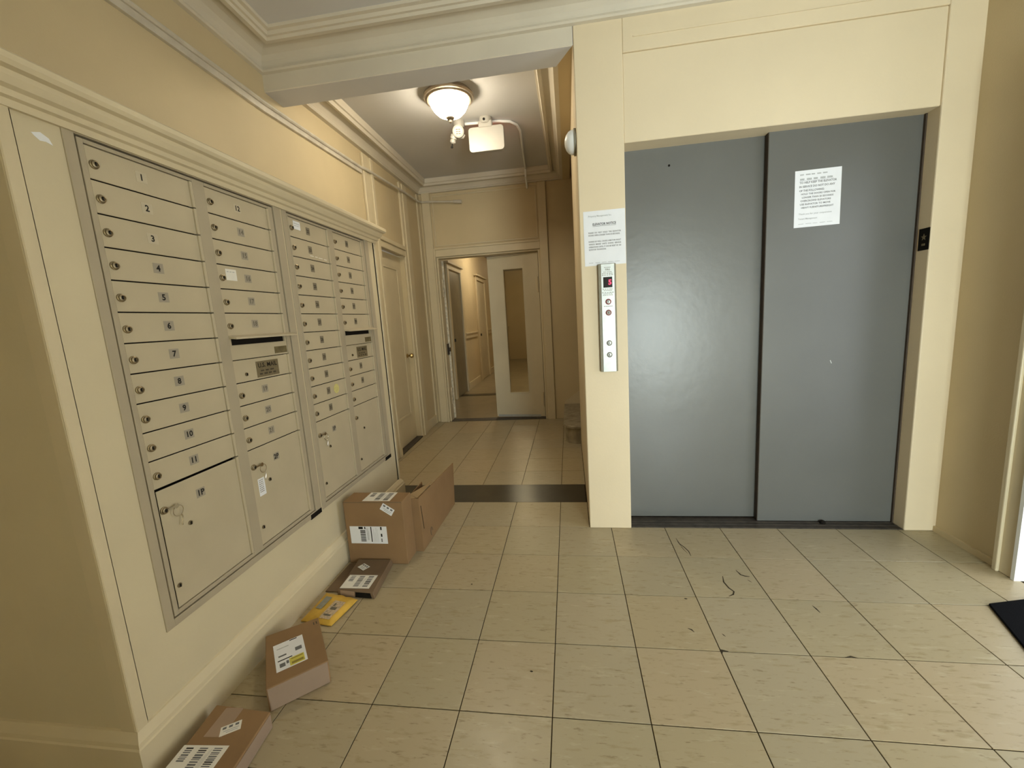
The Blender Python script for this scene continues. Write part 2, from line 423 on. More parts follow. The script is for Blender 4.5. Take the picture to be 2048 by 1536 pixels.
# give the lobby face of the beam the wall colour
bo = bpy.data.objects['ceiling_beam']; bo.data.materials.append(CROWNP)
for pl in bo.data.polygons:
    if pl.normal.y < -0.7: pl.material_index = 1

# elevator doors
dr = empty('door_1', (1.14, 0.42, 0), 'pair of grey sliding elevator doors, closed', 'elevator door', kind='structure')
l1 = MB().box(0.425, 1.16, 0.425, 0.46, 0.012, 2.16).build('door_leaf', ELEV, dr, bevel=0.002, label='recessed grey elevator door leaf with a small black hole near its top')
MB().lathe([(0.006, 0), (0.006, 0.0012), (0.003, 0.0014)], (V((0.669, 0.4252, 2.021)), X3, Z3, -Y3), 12).build('keyhole', DARK, l1)
l2 = MB().box(1.148, 1.852, 0.385, 0.420, 0.006, 2.16).build('door_leaf', ELEV, dr, bevel=0.002)
MB().box(1.1462, 1.1482, 0.386, 0.419, 0.008, 2.14).build('edge_strip', EDGE, l2)
SCR = paint('bare_scratch', (0.55, 0.56, 0.53), 0.5, 0.4, 0.1, 60, 0)
MB().hexa([(1.489, 0.3846, 0.935), (1.493, 0.3846, 0.935), (1.500, 0.3846, 0.918), (1.496, 0.3846, 0.918), (1.489, 0.3852, 0.935), (1.493, 0.3852, 0.935), (1.500, 0.3852, 0.918), (1.496, 0.3852, 0.918)]).build('scratch', SCR, l2, label='short pale scratch')
MB().lathe([(0.014, 0.0), (0.016, 0.006), (0.010, 0.014), (0.003, 0.016)], (V((1.487, 0.365, 0.005)), X3, Y3, Z3), 10).build('door_guide', DARK, dr, smooth=True)  # small dark lump lying on the sill
MB().box(1.8450, 1.8520, 0.372, 0.385, 0.0, 2.115).build('edge_seal', EDGE, dr)
MB().box(0.42, 1.852, YF + 0.012, 0.48, -0.004, 0.004).box(0.42, 1.852, 0.340, 0.350, 0.004, 0.006).box(0.42, 1.852, 0.372, 0.380, 0.004, 0.006).build('sill', SILL, dr)
MB().box(0.42, 1.852, 0.50, 0.52, 0, 2.2).build('shaft_cover', DARK, dr)

# ------------------------------------------------------------------ left wall
wl = empty('wall_left', (-1.6, 0.5, 0), 'tan wall behind the mailboxes and along the hall', 'wall', kind='structure')
def lw(b, y0, y1, z0, z1, d0, d1, m=0):      # block on the left wall, d measured out of the wall
    return b.hexa([(wx(y0) + d0, y0, z0), (wx(y0) + d1, y0, z0), (wx(y1) + d1, y1, z0), (wx(y1) + d0, y1, z0),
                   (wx(y0) + d0, y0, z1), (wx(y0) + d1, y0, z1), (wx(y1) + d1, y1, z1), (wx(y1) + d0, y1, z1)], m)
b = MB(); lw(b, EY0 + 0.1, 1.67, 0, 3.05, -0.15, 0); lw(b, 1.67, 2.35, 2.0, 3.05, -0.15, 0); lw(b, 2.35, YB + 0.1, 0, 3.05, -0.15, 0)
b.build('wall_surface', TAN, wl)
# closet door with casing
d2 = empty('door_2', (wx(2.0) - 0.04, 2.0, 0), 'cream panelled closet door beside the mailbox wall', 'door', kind='structure')
b = MB(); lw(b, 1.672, 2.348, 0.012, 1.985, -0.085, -0.05); lf = b.build('door_leaf', CREAM, d2, bevel=0.002)
b = MB()
for y0, y1, z0, z1 in ((1.79, 1.815, 0.30, 1.86), (2.205, 2.23, 0.30, 1.86), (1.815, 2.205, 0.30, 0.325), (1.815, 2.205, 1.835, 1.86)):
    lw(b, y0, y1, z0, z1, -0.05, -0.042)
b.build('panel_moulding', CREAM, lf, bevel=0.004)
b = MB(); lw(b, 1.67, 2.35, 0.0, 0.012, -0.085, 0.02); b.build('threshold', SILL, d2)
kx = wx(2.28) - 0.05
MB().lathe([(0.024, 0), (0.024, 0.005), (0.010, 0.008), (0.009, 0.03), (0.020, 0.038), (0.026, 0.052), (0.020, 0.066), (0.006, 0.070)],
           (V((kx, 2.285, 0.935)), Y3, Z3, X3), 16).build('door_knob', BRASS, d2, smooth=True)
tc_ = empty('trim_1', (wx(2.0), 2.0, 0), 'cream casing and tall strips framing the closet door', 'door casing', kind='structure')
b = MB(); lw(b, 1.49, 1.62, 0.0, 2.72, 0, 0.022); lw(b, 1.62, 1.67, 0, 2.72, 0, 0.035); b.build('casing_post', CREAM, tc_, bevel=0.004)
b = MB(); lw(b, 2.35, 2.41, 0, 2.745, 0, 0.022); lw(b, 2.41, 2.53, 0, 2.745, 0, 0.034); b.build('casing_post', CREAM, tc_, bevel=0.004)
b = MB(); lw(b, 1.67, 2.35, 1.99, 2.05, 0, 0.022); lw(b, 1.67, 2.35, 2.05, 2.09, 0, 0.036); b.build('casing_head', CREAM, tc_, bevel=0.004)
b = MB(); lw(b, 2.53, YB, 0, 0.115, 0, 0.016); b.build('baseboard_piece', CREAM, tc_, bevel=0.003)
b = MB(); lw(b, 2.955, YB, 0, 2.79, 0, 0.02); b.build('corner_strip', CREAM, tc_, bevel=0.003)

# ------------------------------------------------------------------ mailbox wall (built-out enclosure)
mw = empty('wall_mailbox', (-1.3, -0.25, 0), 'built-out cream wall that holds the mailboxes', 'wall', kind='structure')
b = MB()
P0 = 0.03
for y0, y1, z0, z1 in ((EY0, -1.044, 0, 1.87), (0.597, EY1, 0, 1.87), (-1.044, 0.597, 0, 0.380), (-1.044, 0.597, 1.822, 1.87), (-0.250, -0.212, 0.380, 1.822)):
    b.box(XF - P0, XF, y0, y1, z0, z1)
b.build('front_panel', ENCL, mw)
b = MB(); b.hexa([(wx(EY0), EY0, 0), (XF, EY0, 0), (XF, EY0 + P0, 0), (wx(EY0 + P0), EY0 + P0, 0), (wx(EY0), EY0, 1.87), (XF, EY0, 1.87), (XF, EY0 + P0, 1.87), (wx(EY0 + P0), EY0 + P0, 1.87)])
b.build('near_end_panel', ENCL, mw)
b = MB(); b.hexa([(wx(EY1 - P0), EY1 - P0, 0), (XF, EY1 - P0, 0), (XF, EY1, 0), (wx(EY1), EY1, 0), (wx(EY1 - P0), EY1 - P0, 1.87), (XF, EY1 - P0, 1.87), (XF, EY1, 1.87), (wx(EY1), EY1, 1.87)])
b.build('far_end_panel', ENCL, mw)
MB().box(wx(EY0), XF + 0.005, EY0 - 0.005, EY1 + 0.005, 1.868, 1.885).build('top_board', ENCL, mw)
MB().box(-1.45, -1.43, EY0 + 0.05, EY1 - 0.05, 0.05, 1.85).build('cavity_back', DARK, mw)
# corner strips
MB().box(XF, XF + 0.006, EY0 - 0.006, EY0 + 0.026, 0.14, 1.84).box(XF - 0.05, XF, EY0 - 0.006, EY0, 0.14, 1.84).build('corner_strip', CREAM, mw, bevel=0.0025)
MB().box(XF, XF + 0.006, EY1 - 0.02, EY1 + 0.006, 0.14, 1.84).build('corner_strip', CREAM, mw, bevel=0.0025)
# cornice around the enclosure
cp = [(0.0, 1.815), (0.010, 1.815), (0.012, 1.832), (0.022, 1.836), (0.024, 1.850), (0.036, 1.856), (0.044, 1.872), (0.046, 1.884), (0.060, 1.888), (0.066, 1.898), (0.066, 1.912), (0.060, 1.918), (0.0, 1.918)]
MB().sweep([(wx(EY0) + 0.002, EY0), (XF, EY0), (XF, EY1), (wx(EY1) + 0.002, EY1)], cp, side=-1).build('trim_2', CREAM, None, label='moulded cornice capping the mailbox wall', cat='moulding', kind='structure')
# baseboard around the enclosure
bp_ = [(0.0, 0.0), (0.026, 0.0), (0.026, 0.118), (0.022, 0.122), (0.020, 0.134), (0.012, 0.148), (0.006, 0.158), (0.0, 0.160)]
MB().sweep([(-2.05, EY0), (XF, EY0), (XF, EY1), (wx(EY1) + 0.002, EY1)], bp_, side=-1).build('baseboard_left', CREAM, None, label='cream baseboard along the foot of the mailbox wall', cat='baseboard', kind='structure')
# smear of white filler near the top of the panel
MB().prism([(-1.127, 1.778), (-1.108, 1.785), (-1.092, 1.776), (-1.086, 1.762), (-1.100, 1.766), (-1.112, 1.764), (-1.122, 1.772)], FX(XF), 0, 0.0008).build('filler_smear', PAPER, mw, label='smear of white filler')

# ------------------------------------------------------------------ mailboxes
def lock(parent, y, z, r=0.0105, small=False):
    F = (V((XF - 0.0022, y, z)), Y3, Z3, X3)
    if small: b = MB().lathe([(0.0075, 0), (0.0075, 0.0025), (0.004, 0.003)], F, 12)
    else: b = MB().lathe([(r * 1.15, 0), (r * 1.15, 0.003), (r * 0.95, 0.0045), (r * 0.92, 0.008), (r * 0.7, 0.0095), (r * 0.55, 0.0095), (r * 0.5, 0.007)], F, 14)
    b.fbox(F, -0.0012, 0.0012, -0.005, 0.005, 0.0068, 0.0100 if not small else 0.0034, 1)
    b.build('lock', [LOCK, INK], parent, smooth=True)
def key(parent, y, z):
    F = (V((XF + 0.007, y, z)), Y3, Z3, X3)
    b = MB().fbox(F, 0.0, 0.026, -0.002, 0.003, 0, 0.0025)
    b.lathe([(0.008, 0.0), (0.008, 0.0022)], (F[0] + Y3 * 0.030, Y3, Z3, X3), 14)
    ring = [F[0] + Y3 * (0.034 + 0.017 * math.sin(t)) + Z3 * (-0.017 + 0.017 * math.cos(t)) + X3 * 0.001 for t in [2 * math.pi * k / 18 for k in range(18)]]
    b.tube(ring, 0.0012, 6)
    b.tube([F[0] + Y3 * (0.042 + 0.003 * math.sin(k * 1.1)) - Z3 * (0.034 + 0.007 * k) for k in range(6)], 0.0022, 6)
    b.build('key', CHROME, parent, smooth=True)
def decal(parent, s, y, z, style):
    F = FX(XF - 0.0028)
    mat = {0: DECALL, 1: DECAL, 2: DECALD}[style]
    w, h = (0.017, 0.0155) if style < 2 else (0.0155, 0.018)
    b = MB().fbox(F, y - w, y + w, z - h, z + h, 0, 0.0007)
    ink = 1
    sz = 0.026 if style < 2 else 0.022
    if s:
        if style == 1 and s in DIM: ink = 2
        b.text(s, F, y, z - 0.0008, sz if s[-1] != 'P' else 0.028, 0.0010, ink if style < 2 else 2, bold=0.032)
    b.build('number_label', [mat, INK, INKG if style == 1 else INK_FAINT], parent)
DIM = {'14', '15', '16', '17', '18', '19', '20', '21'}
INK_FAINT = paint('faded_ink', (0.07, 0.058, 0.04), 0.6, 0.2, 0.2, 60, 0)
INKG = paint('faded_grey_ink', (0.17, 0.15, 0.115), 0.6, 0.2, 0.2, 60, 0)

def mail_door(unit, y0, y1, z0, z1, num=None, style=1, parcel=False, lock_on=True):
    g = 0.0018
    gl = 0.0065 if num == '1P' and y0 < -0.5 else g        # one parcel door has dropped and shows a black gap
    b = MB().box(XF - 0.0060, XF - 0.0025, y0 + gl, y1 - 0.012, z0 + g, z1 - gl)
    o = b.build('parcel_door' if parcel else 'mail_door', MAILD, unit, bevel=0.0012)
    MB().box(XF - 0.006, XF + 0.0036, y1 - 0.0125, y1 - 0.002, z0 + g, z1 - g).build('hinge_strip', MAILD, o, bevel=0.0022, seg=2)
    if num is not None:
        if parcel: decal(o, num, y0 + 0.152, z1 - 0.070, 1 if num != '1P ' else 1)
        else: decal(o, num, y0 + 0.150 * (y1 - y0) / 0.328, (z0 + z1) / 2 + 0.003, style)
    if not parcel and lock_on: lock(o, y0 + 0.018, (z0 + z1) / 2 - 0.004)
    return o

def flange(unit, y0, y1, z0, z1, iy0, iy1, iz0, iz1):
    b = MB(); x0, x1 = XF - 0.02, XF + 0.004
    b.box(x0, x1, y0, iy0, z0, z1).box(x0, x1, iy1, y1, z0, z1).box(x0, x1, iy0, iy1, z0, iz0).box(x0, x1, iy0, iy1, iz1, z1)
    b.build('flange', MAILF, unit, bevel=0.0012)

def slot_and_flap(unit, y0, y1, z0, z1):
    o = MB().box(XF - 0.010, XF - 0.0025, y0 + 0.001, y1 - 0.001, z0 + 0.001, z1 - 0.032).build('slot_panel', MAILD, unit, bevel=0.001)
    MB().box(XF - 0.0105, XF - 0.0095, y0 + 0.012, y1 - 0.012, z1 - 0.033, z1 - 0.002).build('slot_opening', DARK, o)
    for a, c in ((y0 + 0.001, y0 + 0.012), (y1 - 0.012, y1 - 0.001)):
        MB().box(XF - 0.010, XF - 0.0025, a, c, z1 - 0.032, z1 - 0.001).build('slot_side', MAILD, o)
    b = MB().hexa([(XF - 0.004, y0 - 0.002, z1 - 0.006), (XF + 0.034, y0 - 0.002, z1 - 0.010), (XF + 0.034, y1 + 0.034, z1 - 0.010), (XF - 0.004, y1 + 0.034, z1 - 0.006),
                   (XF - 0.004, y0 - 0.002, z1 + 0.006), (XF + 0.034, y0 - 0.002, z1 - 0.004), (XF + 0.034, y1 + 0.034, z1 - 0.004), (XF - 0.004, y1 + 0.034, z1 + 0.006)])
    b.build('hood', MAILD, o, bevel=0.001)
    MB().fbox(FX(XF - 0.0025), y1 - 0.085, y1 - 0.006, z0 + 0.008, z0 + 0.037, 0, 0.001).build('badge', BADGE, o, label='small dark badge')
    return o

def us_mail(unit, y0, y1, z0, z1):
    o = MB().box(XF - 0.006, XF - 0.0025, y0 + 0.0018, y1 - 0.012, z0 + 0.0018, z1 - 0.0018).build('carrier_door', MAILD, unit, bevel=0.0012)
    MB().box(XF - 0.006, XF + 0.0036, y1 - 0.0125, y1 - 0.002, z0 + 0.0018, z1 - 0.0018).build('hinge_strip', MAILD, o, bevel=0.0022, seg=2)
    F = FX(XF - 0.0025); a0, a1 = y0 + 0.117, y0 + 0.248; c0, c1 = z0 + 0.008, z0 + 0.074
    b = MB().fbox(F, a0, a1, c0, c1, 0, 0.001)
    b.text('U.S. MAIL', F, (a0 + a1) / 2, c1 - 0.018, 0.026, 0.0012, 1, bold=0.02, width=0.112)
    b.words(F, a0 + 0.022, a1 - 0.025, c0 + 0.026, 0.006, 0.001, 2, 3); b.words(F, a0 + 0.014, a1 - 0.012, c0 + 0.013, 0.007, 0.001, 2, 4)
    b.build('mail_plate', [PLATE, INK, INK_FAINT], o, label='plate reading U.S. MAIL')
    lock(o, y0 + 0.060, z0 + 0.030, small=True)

ZT, PITCH = 1.797, 0.0899
def zrow(k): return ZT - PITCH * k
UNIT_Z0, PB = 0.366, 0.408
def mail_unit(label, fy0, fy1, gy0, gy1, c1, c2, texts1, texts2, st, parcels):
    u = empty('mailbox_unit', (-1.3, (fy0 + fy1) / 2, 0.366), label, 'mailbox', 'mailbox units set into the built-out wall')
    MB().box(-1.42, XF - 0.028, gy0 + 0.002, gy1 - 0.002, 0.395, 1.812).build('cabinet_body', DARK, u)
    flange(u, fy0, fy1, 0.366, 1.832, gy0, gy1, 0.390, 1.813)
    # face frame, its rails and mullion
    b = MB(); x0, x1 = XF - 0.026, XF + 0.001
    b.box(x0, x1, gy0 + 0.006, c1[0], 0.394, 1.808).box(x0, x1, c1[1], c2[0], 0.394, 1.808).box(x0, x1, c2[1], gy1 - 0.006, 0.394, 1.808)
    for c in (c1, c2): b.box(x0, x1, c[0], c[1], 0.394, PB).box(x0, x1, c[0], c[1], ZT, 1.808)
    b.build('face_frame', MAILF, u, bevel=0.001)
    for k in range(11):
        d = mail_door(u, c1[0], c1[1], zrow(k + 1), zrow(k), texts1[k], st if (st == 2 or k > 2) else 0)
        DOORS[(label, 1, k)] = d
    p1 = mail_door(u, c1[0], c1[1], PB, zrow(11), parcels[0], parcel=True)
    for k in (0, 1, 2, 3, 4, 5, 8, 9, 10):
        i = k if k < 6 else k - 2
        d = mail_door(u, c2[0], c2[1], zrow(k + 1), zrow(k), texts2[i], (st if (st == 2 or k > 0) else 0))
        DOORS[(label, 2, k)] = d
    slot_and_flap(u, c2[0], c2[1], zrow(7), zrow(6))
    us_mail(u, c2[0], c2[1], zrow(8), zrow(7))
    p2 = mail_door(u, c2[0], c2[1], PB, zrow(11), parcels[1], parcel=True)
    zp = zrow(11)
    for p, c in ((p1, c1), (p2, c2)):
        lock(p, c[0] + 0.018, zp - 0.072); lock(p, c[0] + 0.095, zp - 0.152, small=True); lock(p, c[0] + 0.020, 0.480, small=True)
    # black block in place of the shadow gap at the flange's lower right
    MB().box(XF - 0.004, XF + 0.0055, fy1 - 0.090, fy1 - 0.004, 0.362, 0.385).build('corner_clip', DARK, u)
    return u, p1, p2
DOORS = {}
LA = 'mailbox unit numbered from 1, nearest the camera'
LB = 'mailbox unit with dark number labels, beside the closet door'
u1, p11, p12 = mail_unit(LA, -1.062, -0.236, -1.034, -0.282, (-1.013, -0.685), (-0.636, -0.312),
    [str(k) for k in range(1, 12)], ['12', '14', '15', '16', '17', '18', '19', '20', '21'], 1, ('1P', '2P'))
u2, p21, p22 = mail_unit(LB, -0.226, 0.600, -0.196, 0.552, (-0.182, 0.140), (0.190, 0.512),
    [str(k) for k in range(22, 33)], ['33', '34', '35', '36', '37', '38', '39', '40', None], 2, ('1P', None))
key(p11, -0.992, 0.736); key(p12, -0.613, 0.736); key(p21, -0.160, 0.736)
# paper slips and stickers on the doors
F = FX(XF - 0.0024)
d = DOORS[(LA, 2, 3)]
b = MB().fbox(F, -0.598, -0.546, zrow(4) + 0.034, zrow(4) + 0.076, 0, 0.0006); b.words(F, -0.592, -0.552, zrow(4) + 0.066, 0.003, 0.0006, 1, 3)
b.build('paper_slip', [PAPERW, INKL], d, label='white paper slip')
d = DOORS[(LB, 1, 0)]
b = MB().fbox(F, -0.146, -0.094, zrow(1) + 0.040, zrow(1) + 0.078, 0, 0.0006); b.words(F, -0.142, -0.098, zrow(1) + 0.066, 0.003, 0.0006, 1, 3); b.words(F, -0.142, -0.104, zrow(1) + 0.056, 0.003, 0.0006, 1, 3)
b.build('paper_slip', [PAPER, INKL], d, label='white paper slip')
d = DOORS[(LB, 1, 1)]
b = MB()
for a0, a1, z in ((-0.042, -0.012, 0.020), (0.000, 0.022, 0.0195), (0.030, 0.066, 0.018), (0.078, 0.104, 0.016)): b.fbox(F, a0, a1, zrow(2) + z - 0.002, zrow(2) + z + 0.002, 0, 0.0004)
b.build('tape_residue', PAPERW, d, label='torn white tape residue')
d = DOORS[(LB, 1, 9)]
SY = paint('pale_yellow_sticker', (0.62, 0.56, 0.22), 0.6, 0.3, 0.12, 90, 0)
MB().lathe([(0.026, 0), (0.026, 0.0006)], (V((XF - 0.0024, 0.040, zrow(10) + 0.046)), Y3, Z3, X3), 18).build('round_sticker', SY, d, label='round pale yellow sticker')
b = MB().fbox(F, -0.607, -0.571, 0.607, 0.680, 0, 0.0006)
for k in range(7): b.words(F, -0.602, -0.578, 0.672 - k * 0.008, 0.003, 0.0006, 1, 3)
b.build('paper_slip', [PAPER, INKG], p12, label='white printed label hanging below the key')

# ------------------------------------------------------------------ lobby ceiling, crown, walls
MB().box(-2.2, 2.3, LY0 - 0.1, YF + 0.01, ZC, ZC + 0.1).build('ceiling', CEIL, None, label='pale grey lobby ceiling', cat='ceiling', kind='structure')
lp = [(0.0, 2.682), (0.020, 2.684), (0.026, 2.692), (0.024, 2.702), (0.014, 2.708), (0.018, 2.716), (0.024, 2.734), (0.040, 2.754), (0.070, 2.768), (0.122, 2.779),
      (0.126, 2.747), (0.150, 2.745), (0.158, 2.756), (0.170, 2.757), (0.178, 2.770), (0.196, 2.772), (0.200, ZC + 0.004), (0.0, ZC + 0.004)]
MB().sweep([(-2.05, LY0), (-2.05, EY0), (wx(EY0), EY0), (wx(YF), YF), (XR, YF), (XR, LY0)], lp, side=-1).build('trim_3', CROWNP, None, label='stepped crown moulding around the lobby ceiling', cat='moulding', kind='structure')

wr = empty('wall_right', (2.1, -1.5, 0), 'tan right wall with the street door opening', 'wall', kind='structure')
MB().box(XR, XR + 0.25, -0.12, YF, 0, ZC).box(XR, XR + 0.25, -1.26, -0.12, 2.1, ZC).box(XR, XR + 0.25, LY0, -1.26, 0, ZC).build('wall_surface', TAN, wr)
MB().box(1.974, XR + 0.25, -0.136, -0.120, 0, 2.1).build('door_jamb', WHITED, wr)
MB().box(1.974, XR + 0.25, -1.26, -1.244, 0, 2.1).build('door_jamb', WHITED, wr)
MB().box(1.974, XR + 0.25, -1.244, -0.136, 2.084, 2.1).build('door_jamb', WHITED, wr)
tcr = empty('trim_4', (1.99, -0.7, 0), 'cream casing around the street door opening', 'door casing', kind='structure')
for y0, y1 in ((-0.1195, -0.045), (-1.335, -1.2605)):
    MB().box(1.978, XR, y0, y1, 0, 2.2).box(1.965, 1.979, (y1 - 0.022 if y1 > -1 else y0), (y1 if y1 > -1 else y0 + 0.022), 0, 2.2).build('casing_post', CREAM, tcr, bevel=0.004, seg=2)
MB().box(1.978, XR, -1.2605, -0.1195, 2.1, 2.2).build('casing_head', CREAM, tcr, bevel=0.004)
MB().box(1.988, XR, -0.044, YF, 0, 0.03).build('baseboard_right', TAN, None, label='low painted baseboard strip beside the elevator column', cat='baseboard', kind='structure')

wq = empty('wall_rear', (0.7, LY0, 0), 'tan rear wall around the glazed entrance', 'wall', kind='structure')
MB().box(-2.15, 0.9, LY0 - 0.15, LY0, 0, ZC).box(1.92, XR + 0.25, LY0 - 0.15, LY0, 0, ZC).box(0.9, 1.92, LY0 - 0.15, LY0, 2.2, ZC).build('wall_surface', FRONT, wq)
MB().box(0.75, 0.9, VY, LY0 - 0.15, 0, 2.3).build('vestibule_side', FRONT, wq)  # added unseen recess, keeps part of the entrance daylight off the mailbox wall
MB().box(1.92, 2.07, VY, LY0 - 0.15, 0, 2.3).build('vestibule_side', FRONT, wq)
MB().box(0.9, 1.92, VY, LY0 - 0.15, 2.2, 2.3).build('vestibule_ceiling', CEIL, wq)
MB().box(0.9, 1.92, VY, LY0, -0.1, -0.001).build('vestibule_floor', CORRF, wq)
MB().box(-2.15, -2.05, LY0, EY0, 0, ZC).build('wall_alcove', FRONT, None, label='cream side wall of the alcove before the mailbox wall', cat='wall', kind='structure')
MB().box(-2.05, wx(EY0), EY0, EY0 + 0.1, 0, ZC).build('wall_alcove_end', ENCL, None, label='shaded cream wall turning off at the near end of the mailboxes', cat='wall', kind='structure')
d5 = empty('door_5', (1.41, VY, 0), 'glazed entrance door in the rear wall', 'door', kind='structure')
MB().box(0.9, 0.98, VY - 0.1, VY - 0.04, 0, 2.2).box(1.84, 1.92, VY - 0.1, VY - 0.04, 0, 2.2).box(0.98, 1.84, VY - 0.1, VY - 0.04, 1.80, 2.2).box(0.98, 1.84, VY - 0.1, VY - 0.04, 0, 0.15).build('door_frame', WHITED, d5)
MB().box(0.98, 1.84, VY - 0.073, VY - 0.067, 0.15, 1.80).build('pane', GLASS, d5)
MB().box(-4, 8, -9, 5, -0.25, -0.13).build('pavement', PAVE, None, label='grey pavement outside the doors', cat='pavement', kind='structure')

# ------------------------------------------------------------------ hall end wall, crown, ceiling
wb = empty('wall_back', (-0.8, YB, 0), 'tan end wall of the hall around the double doors', 'wall', kind='structure')
MB().box(-1.80, -1.47, YB, YB + 0.12, 0, 3.05).box(-1.47, -0.205, YB, YB + 0.12, 2.06, 3.05).box(-0.205, 3.3, YB, YB + 0.12, 0, 4.6).build('wall_surface', TAN, wb)
t5 = empty('trim_5', (-0.8, YB, 0), 'cream posts and panel mouldings around the double doors', 'door casing', kind='structure')
MB().box(-1.585, -1.485, YB - 0.03, YB, 0, 2.83).box(-1.487, -1.465, YB - 0.045, YB, 0, 2.16).build('casing_post', CREAM, t5, bevel=0.004)
MB().box(-0.195, -0.10, YB - 0.03, YB, 0, 2.80).build('casing_post', CREAM, t5, bevel=0.004)
MB().box(-1.485, -0.195, YB - 0.026, YB, 2.062, 2.145).box(-1.485, -0.195, YB - 0.036, YB, 2.145, 2.165).build('casing_head', CREAM, t5, bevel=0.003)
b = MB()
for x0, x1, z0, z1 in ((-1.465, -1.45, 2.185, 2.77), (-0.225, -0.21, 2.185, 2.77), (-1.45, -0.225, 2.185, 2.20), (-1.45, -0.225, 2.755, 2.77)): b.box(x0, x1, YB - 0.010, YB, z0, z1)
b.build('panel_moulding', CREAM, t5, bevel=0.003)
# door stop and jambs
MB().box(-1.47, -1.448, YB, YB + 0.13, 0, 2.06).build('jamb', CREAM, t5, bevel=0.002)
MB().box(-0.225, -0.205, YB, YB + 0.13, 0, 2.06).build('jamb', CREAM, t5, bevel=0.002)
MB().box(-1.448, -0.225, YB, YB + 0.13, 2.045, 2.06).build('jamb_head', CREAM, t5, bevel=0.002)
MB().box(-1.448, -0.225, YB - 0.01, YB + 0.12, 0.0, 0.006).build('door_sill', SILL, t5)
# right leaf, a little ajar into the corridor
ang = math.radians(6.5)
d4 = empty('door_4', (-0.23, YB + 0.055, 0), 'cream swing door leaf with a tall narrow pane', 'door', kind='structure')
ud = V((-math.cos(ang), math.sin(ang), 0)); nd = V((-math.sin(ang), -math.cos(ang), 0))
FR = (V((-0.230, YB + 0.055, 0)), ud, Z3, nd)
LWD = 0.64
b = MB()
for a0, a1, c0, c1 in ((0.004, 0.195, 0.02, 2.035), (0.445, LWD, 0.02, 2.035), (0.195, 0.445, 0.02, 0.33), (0.195, 0.445, 1.87, 2.035)): b.fbox(FR, a0, a1, c0, c1, -0.042, 0)
dl = b.build('door_leaf', DOORP, d4)
MB().fbox(FR, 0.195, 0.445, 0.33, 1.87, -0.024, -0.020).build('pane', GLASSW, dl)
b = MB()
for a0, a1, c0, c1 in ((0.190, 0.200, 0.325, 1.875), (0.440, 0.450, 0.325, 1.875), (0.200, 0.440, 0.325, 0.335), (0.200, 0.440, 1.865, 1.875)): b.fbox(FR, a0, a1, c0, c1, 0, 0.005)
b.build('pane_moulding', DOORP, dl, bevel=0.002)
MB().fbox(FR, 0.06, LWD - 0.02, 0.015, 0.045, 0, 0.003).build('kick_strip', STEEL, dl)
for z in (1.66, 0.24):
    MB().tube([FR[0] + ud * 0.018 + nd * 0.012 + Z3 * (z - 0.09), FR[0] + ud * 0.018 + nd * 0.012 + Z3 * (z + 0.09)], 0.008, 8).fbox(FR, 0.01, 0.045, z - 0.07, z + 0.07, 0, 0.004).build('hinge', CREAM, d4, smooth=True)
# left leaf, swung right back into the corridor so only its chipped hinge edge shows
d3 = empty('door_3', (-1.435, YB + 0.14, 0), 'open door leaf showing its chipped white hinge edge', 'door', kind='structure')
a2 = math.radians(116)
u3 = V((math.cos(a2), math.sin(a2), 0)); n3 = V((math.sin(a2), -math.cos(a2), 0))
FL = (V((-1.425, YB + 0.145, 0)), u3, Z3, n3)
rl = random.Random(3)
l3 = MB().fbox(FL, 0.003, 0.60, 0.015, 2.035, -0.045, 0).build('door_leaf', DOORP, d3)
b = MB()
zz = 0.015
while zz < 2.03:
    h = rl.uniform(0.04, 0.12); q = rl.uniform(0, 0.004)
    b.fbox(FL, -0.001 - q * 0.3, 0.003, zz, min(zz + h, 2.035), -0.044 + q, -0.002 - q); zz += h
b.build('hinge_edge', CHIP, l3, label='chipped white door edge')
for z in (1.70, 0.32):
    MB().box(-1.449, -1.440, YB + 0.09, YB + 0.134, z - 0.11, z + 0.11).tube([(-1.436, YB + 0.133, z - 0.11), (-1.436, YB + 0.133, z + 0.11)], 0.008, 8).build('hinge', CHIP, d3, smooth=True)
MB().box(-1.450, -1.438, YB + 0.06, YB + 0.13, 0.86, 1.0).box(-1.440, -1.424, YB + 0.10, YB + 0.142, 0.90, 0.95).build('old_latch', SILL, d3)

# hall crown and ceiling
hp = [(0.0, 2.700), (0.030, 2.702), (0.036, 2.712), (0.030, 2.722), (0.040, 2.735), (0.062, 2.758), (0.106, 2.776), (0.110, 2.754), (0.130, 2.752), (0.138, 2.775), (0.150, 2.778), (0.154, 2.835), (0.0, 2.835)]
hcz = lambda x, y: hz(y)
MB().sweep([(wx(0.465), 0.465), (wx(YB), YB), (0.10, YB), (0.10, 0.46)], hp, side=-1, zf=hcz).build('trim_6', CROWNP, None, label='crown moulding around the hall ceiling', cat='moulding', kind='structure')
MB().hexa([(-1.8, 0.45, 2.828), (0.16, 0.45, 2.828), (0.16, YB, 2.932), (-1.8, YB, 2.932), (-1.8, 0.45, 2.95), (0.16, 0.45, 2.95), (0.16, YB, 3.06), (-1.8, YB, 3.06)]).build(
    'ceiling_hall', CEIL, None, label='hall ceiling with the dome lamp', cat='ceiling', kind='structure')
MB().hexa([(0.10, 0.46, 2.70), (0.18, 0.46, 2.70), (0.18, YB, 2.80), (0.10, YB, 2.80), (0.10, 0.46, 4.6), (0.18, 0.46, 4.6), (0.18, YB, 4.6), (0.10, YB, 4.6)]).build(
    'wall_hall_header', TAN, None, label='tan header between the hall ceiling and the stairwell', cat='wall', kind='structure')
MB().box(0.1, 3.3, 0.4, YB + 0.1, 4.55, 4.65).build('ceiling_stairwell', CEIL, None, label='stairwell ceiling above the steps', cat='ceiling', kind='structure')
